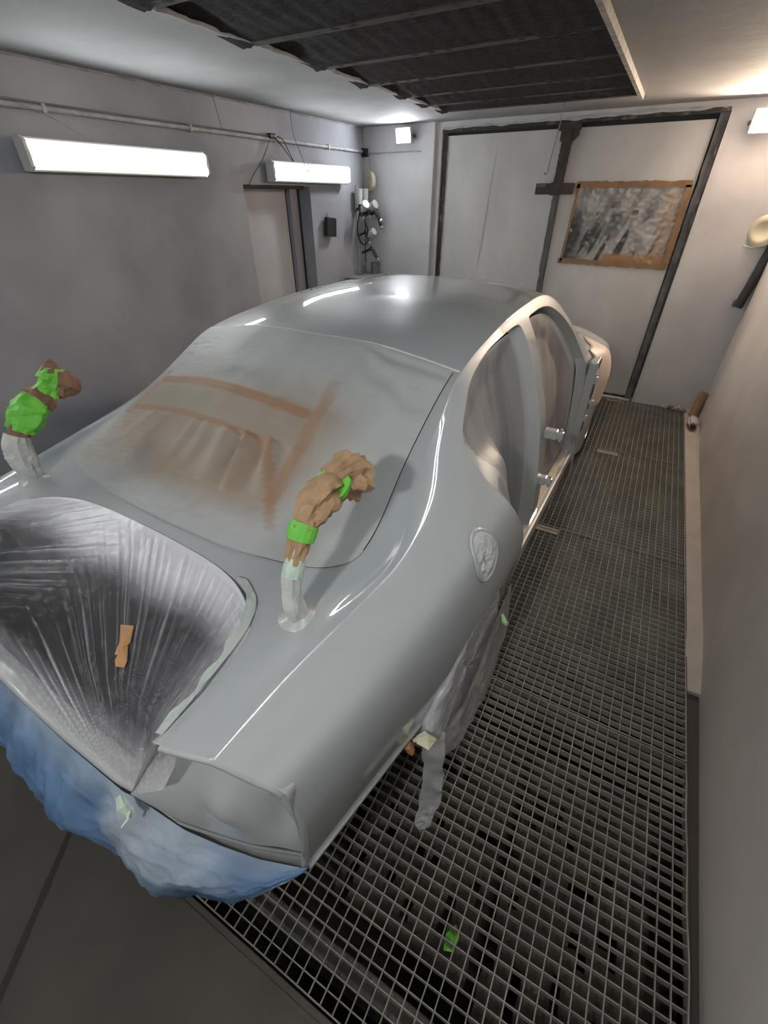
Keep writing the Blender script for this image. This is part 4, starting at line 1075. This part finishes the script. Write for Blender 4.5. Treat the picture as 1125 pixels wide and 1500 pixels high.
# wrapped rear right wheel
vs = []; fs = []; cols = []; n = 72; prof = [(.001, .095), (.12, .10), (.28, .112), (.325, .108), (.346, .085), (.352, .03), (.350, -.04), (.34, -.10), (.20, -.11)]
pc2 = catmull([(a, b_, 0) for a, b_ in prof], 4)
for i, (r, h, _) in enumerate(pc2):
    for k in range(n):
        a = 2*PI*k/n; rr_ = r*(1+.018*nz(math.cos(a)*9, math.sin(a)*9, h*20)+.010*nz(math.cos(a)*30, math.sin(a)*30, h*60))
        x = .815+h+.012*nz(math.cos(a)*7, math.sin(a)*7, r*20)
        z = .335+rr_*math.sin(a); z = max(z, .004)
        vs.append((x, 1.0+rr_*math.cos(a), z))
        front = 0
        cols.append(lerp(np.array([.66, .68, .74]), np.array([.17, .17, .18]), front)*(1+.25*nz(a*8, h*20, 2)))
for i in range(len(pc2)-1):
    for k in range(n): fs.append((i*n+k, i*n+(k+1) % n, (i+1)*n+(k+1) % n, (i+1)*n+k))
o = mesh_obj('wheel_wrap', vs, fs, FOIL, None, smooth=True); set_attr(o, 'col', np.clip(cols, 0, 1)); carry(o)
tag(o, 'crinkled shiny film wrapped round the rear right wheel in the wheel arch', 'masking film')
# loose grey film skirt beside the wheel with a flap trailing on the grate
vs = []; fs = []; a_n, b_n = 60, 24
top = catmull([(.945, 1.40, .46), (.945, 1.27, .42), (.948, 1.10, .33), (.950, .92, .26), (.935, .78, .25), (.905, .66, .33)], 12)
bot = catmull([(.970, 1.42, .16), (.985, 1.25, .12), (.995, 1.05, .10), (.990, .90, .10), (.975, .78, .12), (.945, .70, .15)], 12)
for i, (p_, q_) in enumerate(zip(top, bot)):
    for c in range(b_n+1):
        t = c/b_n; p = lerp(np.array(p_), np.array(q_), t)
        p[0] += .010*nz(i*.15, t*2, 1)+.004*nz(i*.5, t*6, 2); p[1] += .01*nz(i*.2, t*3, 4); vs.append(p)
    if i: k = (b_n+1)*i; fs += [(k-b_n-1+e, k-b_n+e, k+1+e, k+e) for e in range(b_n)]
o = mesh_obj('film_skirt', vs, fs, CLEARF, None, smooth=True); carry(o); tag(o, 'dull grey loose film skirt hanging outside the rear right wheel', 'masking film')
vs = []; fs = []
cl = catmull([(.915, .70, .30), (.93, .665, .22), (.955, .625, .12), (.965, .585, .045), (.97, .54, .012), (.972, .50, .008)], 8); wds = np.interp(np.linspace(0, 1, len(cl)), [0, .3, .7, .9, 1], [.045, .052, .052, .030, .004])
for i, p_ in enumerate(cl):
    for c in range(11):
        t = c/10-.5; vs.append((p_[0]+wds[i]*2*t*.62+.012*nz(i*.25, 1, t), p_[1]+wds[i]*t*.75+.014*nz(i*.3, 5, t*2), p_[2]+.012+.012*nz(i*.4, t*3, 3)))
    if i: k = 11*i; fs += [(k-11+e, k-10+e, k+1+e, k+e) for e in range(10)]
o = mesh_obj('film_flap', vs, fs, CLEARF, None, smooth=True); carry(o); tag(o, 'tongue of grey film trailing onto the grate behind the rear right wheel', 'masking film')
b = MB(); b.tube([(.885, .60, .40), (.905, .625, .375), (.93, .66, .345)], [.012, .022, .006], 8, crumple=.6, seed=5); o = b.build('tape_piece', mat('cream_tape', (.62, .62, .46), .5)); carry(o); tag(o, 'pale cream tape bit at the rear edge of the wheel arch', 'tape')
b = MB(); b.tube([(.868, .575, .39), (.875, .585, .36), (.878, .59, .335)], [.012, .014, .008], 8, crumple=.6, seed=6); o = b.build('tape_piece', TAPEB); carry(o); tag(o, 'brown tape bit hanging under the quarter panel edge behind the wheel', 'tape')
b = MB(); b.tube([(.95, 1.30, .36), (.968, 1.275, .345), (.985, 1.27, .35)], [.006, .012, .010], 8, crumple=.5, seed=8); o = b.build('tape_piece', mat('leaf_green_tape', (.33, .55, .27), .5)); carry(o); tag(o, 'light green tape tab at the front edge of the rear wheel arch', 'tape')
# film flap below the front door post
vs = []; fs = []
for i in range(16):
    t = i/15; wv = .055*math.sin(PI*min(1, .35+t*.75))+.012
    for c in range(9):
        s = c/8-.5; vs.append((.90+.03*t+.01*nz(s*4, t*4, 2), 2.98+s*2*wv, .50-.36*t))
    if i: k = 9*i; fs += [(k-9+e, k-8+e, k+1+e, k+e) for e in range(8)]
o = mesh_obj('film_flap', vs, fs, CLEARF, None, smooth=True); carry(o); tag(o, 'grey film tongue hanging from the front door post toward the grate', 'masking film')

# ================================================================== LEFT WALL THINGS
t = thing('wall_conduit', 'painted conduit pipe running along the left wall above the lights', 'pipe', (XL, 0, 2.247))
b = MB(); b.tube([(.018, -1.5+i*.25, .004*noise.noise(Vector((i, 0, 0)))) for i in range(28)], .014, 10); b.build('pipe', PVC, t, smooth=True)
b = MB(); b.tube([(.030, -1.0+i*.1, .020+.004*noise.noise(Vector((i*.6, 3, 0)))) for i in range(49)], .005, 6); b.build('cable', mat('dusty_cable', (.20, .20, .20), .8), t, smooth=True)
for y in (1.9, 2.9, 3.8, 4.6): MB().box((0, y-.01, -.02), (.036, y+.01, .02), .003).build('clip', PVC, t)
b = MB(); b.box((XL, 5.255, 2.20), (XL+.06, 5.305, 2.275), .004); o = b.build('junction_box', BLACKP); tag(o, 'small black junction box at the end of the conduit in the corner', 'junction box')
b = MB(); b.tube([(XL+.02, 5.29, 2.232), (XL+.3, YB-.075, 2.232), (-2.5, YB-.077, 2.228)], .006, 6); o = b.build('thin_cable', PVC); tag(o, 'thin painted cable across the corner pier under the ceiling', 'cable')
# wires
def wire(pts, label, r=.0025, m=BLACKP, cat='cable'):
    b = MB(); b.tube(catmull(pts, 6), r, 6); o = b.build('wire', m, smooth=True); return tag(o, label, cat)
wire([(XL+.04, 3.15, ZC), (XL+.03, 3.18, 2.36), (XL+.03, 3.20, 2.26)], 'thin dark wire from ceiling to conduit between the two wall lights', .0018)
wire([(XL+.05, 4.02, ZC), (XL+.05, 4.03, 2.30), (XL+.10, 4.06, 2.14), (XL+.12, 4.10, 2.04), (XL+.12, 4.12, 2.10)], 'thin dark wire hanging from the ceiling in front of the second wall light', .002)
wire([(XL+.03, 3.76, 2.27), (XL+.06, 3.68, 2.22), (XL+.05, 3.58, 2.10), (XL+.02, 3.48, 2.0), (XL+.01, 3.42, 1.93)], 'dark lead looping down left of the second wall light', .003)
wire([(XL+.03, 3.78, 2.27), (XL+.07, 3.84, 2.20), (XL+.08, 3.92, 2.13), (XL+.05, 4.0, 2.10), (XL+.07, 3.93, 2.16), (XL+.06, 3.86, 2.25), (XL+.03, 3.80, 2.27)], 'black knotted lead between conduit and second wall light', .0045)
wire([(XL+.02, 1.75, 2.26), (XL+.06, 1.9, 2.21), (XL+.05, 2.05, 2.15), (XL+.04, 2.16, 2.115)], 'pale lead hanging from the conduit to the long left wall light', .003, PVC)
b = MB(); b.box((XL+.006, 3.72, 2.25), (XL+.05, 3.80, 2.285), .01); o = b.build('cable_joint', BLACKP); tag(o, 'black taped cable joint on the conduit above the second wall light', 'cable joint')
# black box on the wall
t = thing('wall_box', 'black rounded box hanging on the left wall right of the niche', 'box', (XL, 4.52, 1.59))
Rt = Matrix.Rotation(math.radians(-6), 3, 'X')
MB().box((.02, -.085, -.085), (.065, .085, .085), .012, rot=Rt).build('case', BLACKP, t); MB().tube([(.02, -.02, .08), (.01, -.01, .12), (.02, .02, .08)], .002, 6).build('hanger', BLACKP, t)
# tape ring and spray guns in the corner
t = thing('tape_roll', 'cream tape roll hanging high in the left corner', 'tape roll', (XL+.10, 5.28, 1.985))
b = MB(); b.lathe([(.042, -.02), (.088, -.02), (.090, -.015), (.090, .015), (.088, .02), (.042, .02), (.042, -.02)], (0, 0, 0), 'y', 36); b.v = [Matrix.Rotation(math.radians(-35), 3, 'Z') @ Vector(v) for v in b.v]
b.build('roll', BEIGE, t, smooth=False); MB().tube([(0, 0, .04), (-.01, .0, .15), (-.02, .0, .25)], .002, 6).build('string', BLACKP, t)
def spray_gun(loc, rz, tilt, cup_m, label, cup=True, s=1.0):
    t = thing('spray_gun', label, 'spray gun', loc, rz, 'spray guns hanging in the left corner')
    R = Matrix.Rotation(math.radians(tilt), 3, 'Y')
    def T(b): b.v = [R @ (Vector(v)*s) for v in b.v]; return b
    T(MB().tube([(-.07, 0, 0), (-.03, 0, .004), (.04, 0, 0), (.075, 0, 0)], [.012, .017, .017, .012], 12)).build('gun_body', DARKMET, t, smooth=True)
    T(MB().tube([(.07, 0, 0), (.085, 0, 0), (.095, 0, 0)], [.014, .018, .008], 12)).build('nozzle', STEELM, t)
    T(MB().tube([(-.045, 0, -.005), (-.055, 0, -.05), (-.068, 0, -.11)], [.014, .013, .012], 10)).build('handle', BLACKP, t, smooth=True)
    T(MB().tube([(.0, 0, -.01), (.008, 0, -.045), (-.012, 0, -.075)], .004, 8)).build('trigger', STEELM, t)
    T(MB().tube([(-.068, 0, -.11), (-.072, 0, -.135)], .007, 8)).build('air_fitting', STEELM, t)
    if cup:
        b = T(MB().lathe([(.012, .015), (.014, .04), (.036, .06), (.040, .13), (.042, .135), (.001, .138)], (.015, 0, 0), 'z', 20)); b.build('paint_cup', cup_m, t, smooth=False)
    return t
CUP = mat('cup_plastic', (.50, .52, .53), .3)
spray_gun((XL+.10, 5.05, 1.72), -.5, 55, CUP, 'spray gun with pale cup, leftmost in the upper row')
spray_gun((XL+.12, 5.15, 1.74), -.2, 65, CUP, 'spray gun with pale cup in the middle of the upper row')
spray_gun((XL+.20, 5.20, 1.70), .3, 50, CUP, 'dark spray gun without cup, at the right of the upper row', False, 1.2)
spray_gun((XL+.22, 5.24, 1.65), .1, 70, CUP, 'dark slanting spray gun below the tape roll', False, 1.2)
spray_gun((XL+.13, 5.12, 1.48), -.2, 60, CUP, 'spray gun with pale cup in the middle height of the corner', True, .9)
spray_gun((XL+.17, 5.20, 1.31), .2, 55, CUP, 'small dark spray gun lowest on the wall above the can', False, 1.1)
# the white back plate, hoses and holder
t = thing('gun_rack', 'pale gun rack with two white cup holders in the left corner', 'rack', (XL, 5.12, 1.85))
MB().box((0, -.015, -.9), (.015, .02, .1), .003).build('upright', mat('rack_paint', (.42, .42, .44), .6), t)
MB().box((.015, -.10, .03), (.03, .14, .05), .003).build('rail', WHITEM, t)
for y in (-.055, .07): 
    b = MB(); b.lathe([(.036, -.07), (.040, .06), (.044, .066), (.040, .07), (.001, .07)], (.07, y, 0), 'z', 24); b.build('cup_holder', WHITEM, t)
    MB().box((.01, y-.006, .03), (.06, y+.006, .04)).build('arm', DARKMET, t)
wire([(XL+.10, 5.02, 1.70), (XL+.09, 4.98, 1.55), (XL+.10, 5.03, 1.42), (XL+.13, 5.10, 1.40), (XL+.15, 5.12, 1.5), (XL+.13, 5.08, 1.62)], 'black air hose loop hanging in front of the gun rack', .008, BLACKP, 'hose')
wire([(XL+.12, 5.10, 1.72), (XL+.12, 5.10, 1.45), (XL+.12, 5.09, 1.28), (XL+.14, 5.07, 1.22), (XL+.15, 5.05, 1.26)], 'black hose hanging straight down with hooked end below the guns', .005, BLACKP, 'hose')
wire([(XL+.03, 4.96, 1.68), (XL+.03, 4.90, 1.64), (XL+.03, 4.86, 1.55), (XL+.03, 4.90, 1.50), (XL+.03, 4.96, 1.53)], 'thin grey cord loop on the wall left of the spray guns', .003, mat('grey_cord', (.30, .30, .31), .6), 'cord')
MB_ = MB(); MB_.lathe([(.001, -.06), (.052, -.06), (.055, -.055), (.055, .055), (.058, .06), (.052, .062), (.050, .055), (.001, .05)], (0, 0, 0), 'z', 28)
o = MB_.build('grey_can', mat('can_grey', (.16, .16, .17), .5)); o.location = (XL+.17, 5.23, 1.145); tag(o, 'small dark grey can on the bench behind the car roof', 'can')
b = MB(); b.box((0, 0, -.02), (.30, .50, 0), .004); b.box((.02, .02, -1.08), (.06, .06, -.02)); b.box((.24, .02, -1.08), (.28, .06, -.02)); b.box((.02, .44, -1.08), (.06, .48, -.02)); b.box((.24, .44, -1.08), (.28, .48, -.02))
o = b.build('corner_bench', mat('bench_grey', (.3, .3, .31), .6)); o.location = (XL+.002, 4.80, 1.085); tag(o, 'narrow grey bench in the left corner, mostly hidden by the car roof', 'bench')

# ================================================================== BACK WALL THINGS
# taped masking sheet on the right door leaf
t = thing('taped_sheet', 'sheet of glossy plastic framed with brown tape on the right door leaf', 'poster', (0, YD-.004, 0))
gx, gz = 90, 64; vs = []; fs = []; cols = []
for a in range(gx+1):
    for c in range(gz+1):
        s, q = a/gx, c/gz
        x = lerp(lerp(-.915, -.875, q), lerp(.055, .030, q), s); z = lerp(lerp(1.30, 1.30, s), lerp(1.935, 1.93, s), q)
        h = .012*abs(nz(x*9-z*5, z*6, 1))*math.sin(PI*s)*math.sin(PI*q)+.004*nz(x*30, z*30, 2)
        vs.append((x, -.004-h, z))
        k = .5+.9*nz(x*13-z*4.5, z*2.2, 3)+.35*nz(x*30-z*10, z*5, 9)
        lo = float(sstep(.75, .15, q)); dk = float(sstep(.40, .70, k))*(.35+.9*lo)*float(sstep(1.0, .75, s))
        dk = max(dk, float(sstep(.30, .05, s))*float(sstep(.95, .5, q))*(.55+.5*k))
        dk = max(dk, .9*float(sstep(.10, .03, abs((s-.42)-.55*(q-.45)**2)))*(float(sstep(.1, .5, q))*float(sstep(.75, .6, q)))*.8)
        cc = lerp(np.array([.40, .385, .38])*(.8+.5*nz(x*7, z*7, 50)), np.array([.045, .05, .052]), min(1, dk*1.15))
        cc = lerp(cc, np.array([.30, .19, .11]), .8*float(sstep(.80, .86, s))*(q < .92)*.7)
        cc = lerp(cc, np.array([.33, .20, .10]), float(sstep(.16, .10, q + .05*nz(x*12, 0, 5)))*float(sstep(.35, .45, s)))
        for (sx, sz, r_) in ((.25, .64, .022), (.39, .75, .040), (.60, .66, .030)):
            if abs(s-sx) < r_*.75 and abs(q-sz) < r_*1.1: cc = np.array([.12, .09, .075])
        cols.append(cc)
for a in range(gx):
    for c in range(gz): k = a*(gz+1)+c; fs.append((k, k+gz+1, k+gz+2, k+1))
sh = mesh_obj('plastic_sheet', vs, fs, mat('poster_film', (.5, .5, .5), .25, attr='col', bump=.4, bump_scale=12, stretch=(1, 1, .5)), t, smooth=True); set_attr(sh, 'col', cols)
OT = mat('orange_brown_tape', (.30, .16, .07), .5, color2=(.20, .115, .06), noise_scale=7)
for a, c, wd in (((-.90, -.016, 1.93), (.05, -.016, 1.925), .05), ((-.935, -.016, 1.305), (.06, -.016, 1.295), .045), ((.035, -.016, 1.92), (.048, -.016, 1.32), .05), ((-.905, -.016, 1.30), (-.878, -.016, 1.94), .025)):
    rough_strip(a, c, wd, .003, OT, 'tape_strip', a[0]*7, t, amp=.22)
# hook on a wire from the ceiling
wire([(-1.02, 4.80, ZC), (-1.03, 4.80, 2.30), (-1.055, 4.80, 2.10), (-1.06, 4.80, 2.02), (-1.075, 4.80, 1.995), (-1.09, 4.80, 2.01)], 'thin steel wire with hooked end hanging from the ceiling before the double door', .004, mat('wire_steel', (.12, .12, .12), .5), 'hook')
# round beige lid on the right
t = thing('round_lid', 'round cream disc leaning on the far wall at the right frame edge', 'lid', (.685, YB-.06, 1.60), -.5)
b = MB(); b.lathe([(.001, -.012), (.060, -.016), (.064, -.022), (.085, -.024), (.112, -.014), (.118, -.004), (.118, .002), (.001, .004)], (0, 0, 0), 'y', 44); b.build('disc', BEIGE, t, smooth=True)
b = MB(); b.tube([(-.11, -.01, -.11), (-.04, -.014, -.118), (.04, -.012, -.105)], .004, 6); b.build('rim_wire', BEIGE, t)
# dark rod
t = thing('dark_tube', 'dark grey padded tube hanging on the far wall below the cream disc', 'tube', (.735, YB-.05, 1.02))
b = MB(); b.tube([(-.005, 0, 0), (0, 0, .012), (.03, 0, .25), (.06, 0, .52)], [.034, .037, .037, .035], 18); b.build('sleeve', mat('dark_sleeve', (.035, .033, .038), .7), t, smooth=True)
b = MB(); b.box((-.05, -.02, .0), (.0, .02, .05), .006); b.build('end_clip', DARKMET, t)
# cardboard roll, bottle and rubble in the far right corner
t = thing('cardboard_tube', 'brown cardboard tube standing in the far right floor corner', 'tube', (.735, 5.20, .015))
b = MB(); b.lathe([(.030, 0), (.044, 0), (.044, .235), (.036, .235), (.036, .02)], (0, 0, 0), 'z', 30); b.v = [Matrix.Rotation(.10, 3, 'Y') @ Matrix.Rotation(-.12, 3, 'X') @ Vector(v) for v in b.v]; b.build('tube_body', BOARD, t, smooth=False)
t = thing('plastic_bottle', 'crushed clear plastic bottle lying before the cardboard tube', 'bottle', (.715, 4.92, .06))
b = MB(); b.tube([(-.0, -.12, 0), (0, -.11, 0), (0, -.02, .005), (0, .06, 0), (0, .09, .0)], [.020, .034, .036, .034, .016], 16, crumple=.25, seed=4); b.build('bottle_body', mat('cloudy_plastic', (.42, .41, .41), .25, bump=.4), t)
b = MB(); b.tube([(0, -.16, 0), (0, -.12, 0)], .022, 14); b.build('bottle_cap', RUSTM, t)
for k, (x, y, s) in enumerate(((.47, 5.31, .024), (.53, 5.30, .028), (.60, 5.29, .030), (.65, 5.26, .022), (.56, 5.27, .018))):
    b = MB(); b.tube([(-s, 0, .006), (0, .004, s*.6), (s*1.2, -.004, .006)], [s*.4, s*.7, s*.35], 8, crumple=.7, seed=k+20); o = b.build('crumpled_scrap', mat('scrap%d' % k, ((.42, .38, .36), (.22, .12, .09), (.45, .43, .42), (.2, .13, .1), (.3, .22, .18))[k], .7))
    o.location = (x, y, .012); tag(o, ['pale scrap, leftmost of the rubbish at the foot of the far wall', 'red-brown scrap between the two pale scraps at the far wall', 'larger pale scrap at the foot of the far wall', 'brown scrap nearest the cardboard tube', 'tan scrap lying before the others at the far wall'][k], 'scrap', 'scraps at the foot of the far wall')
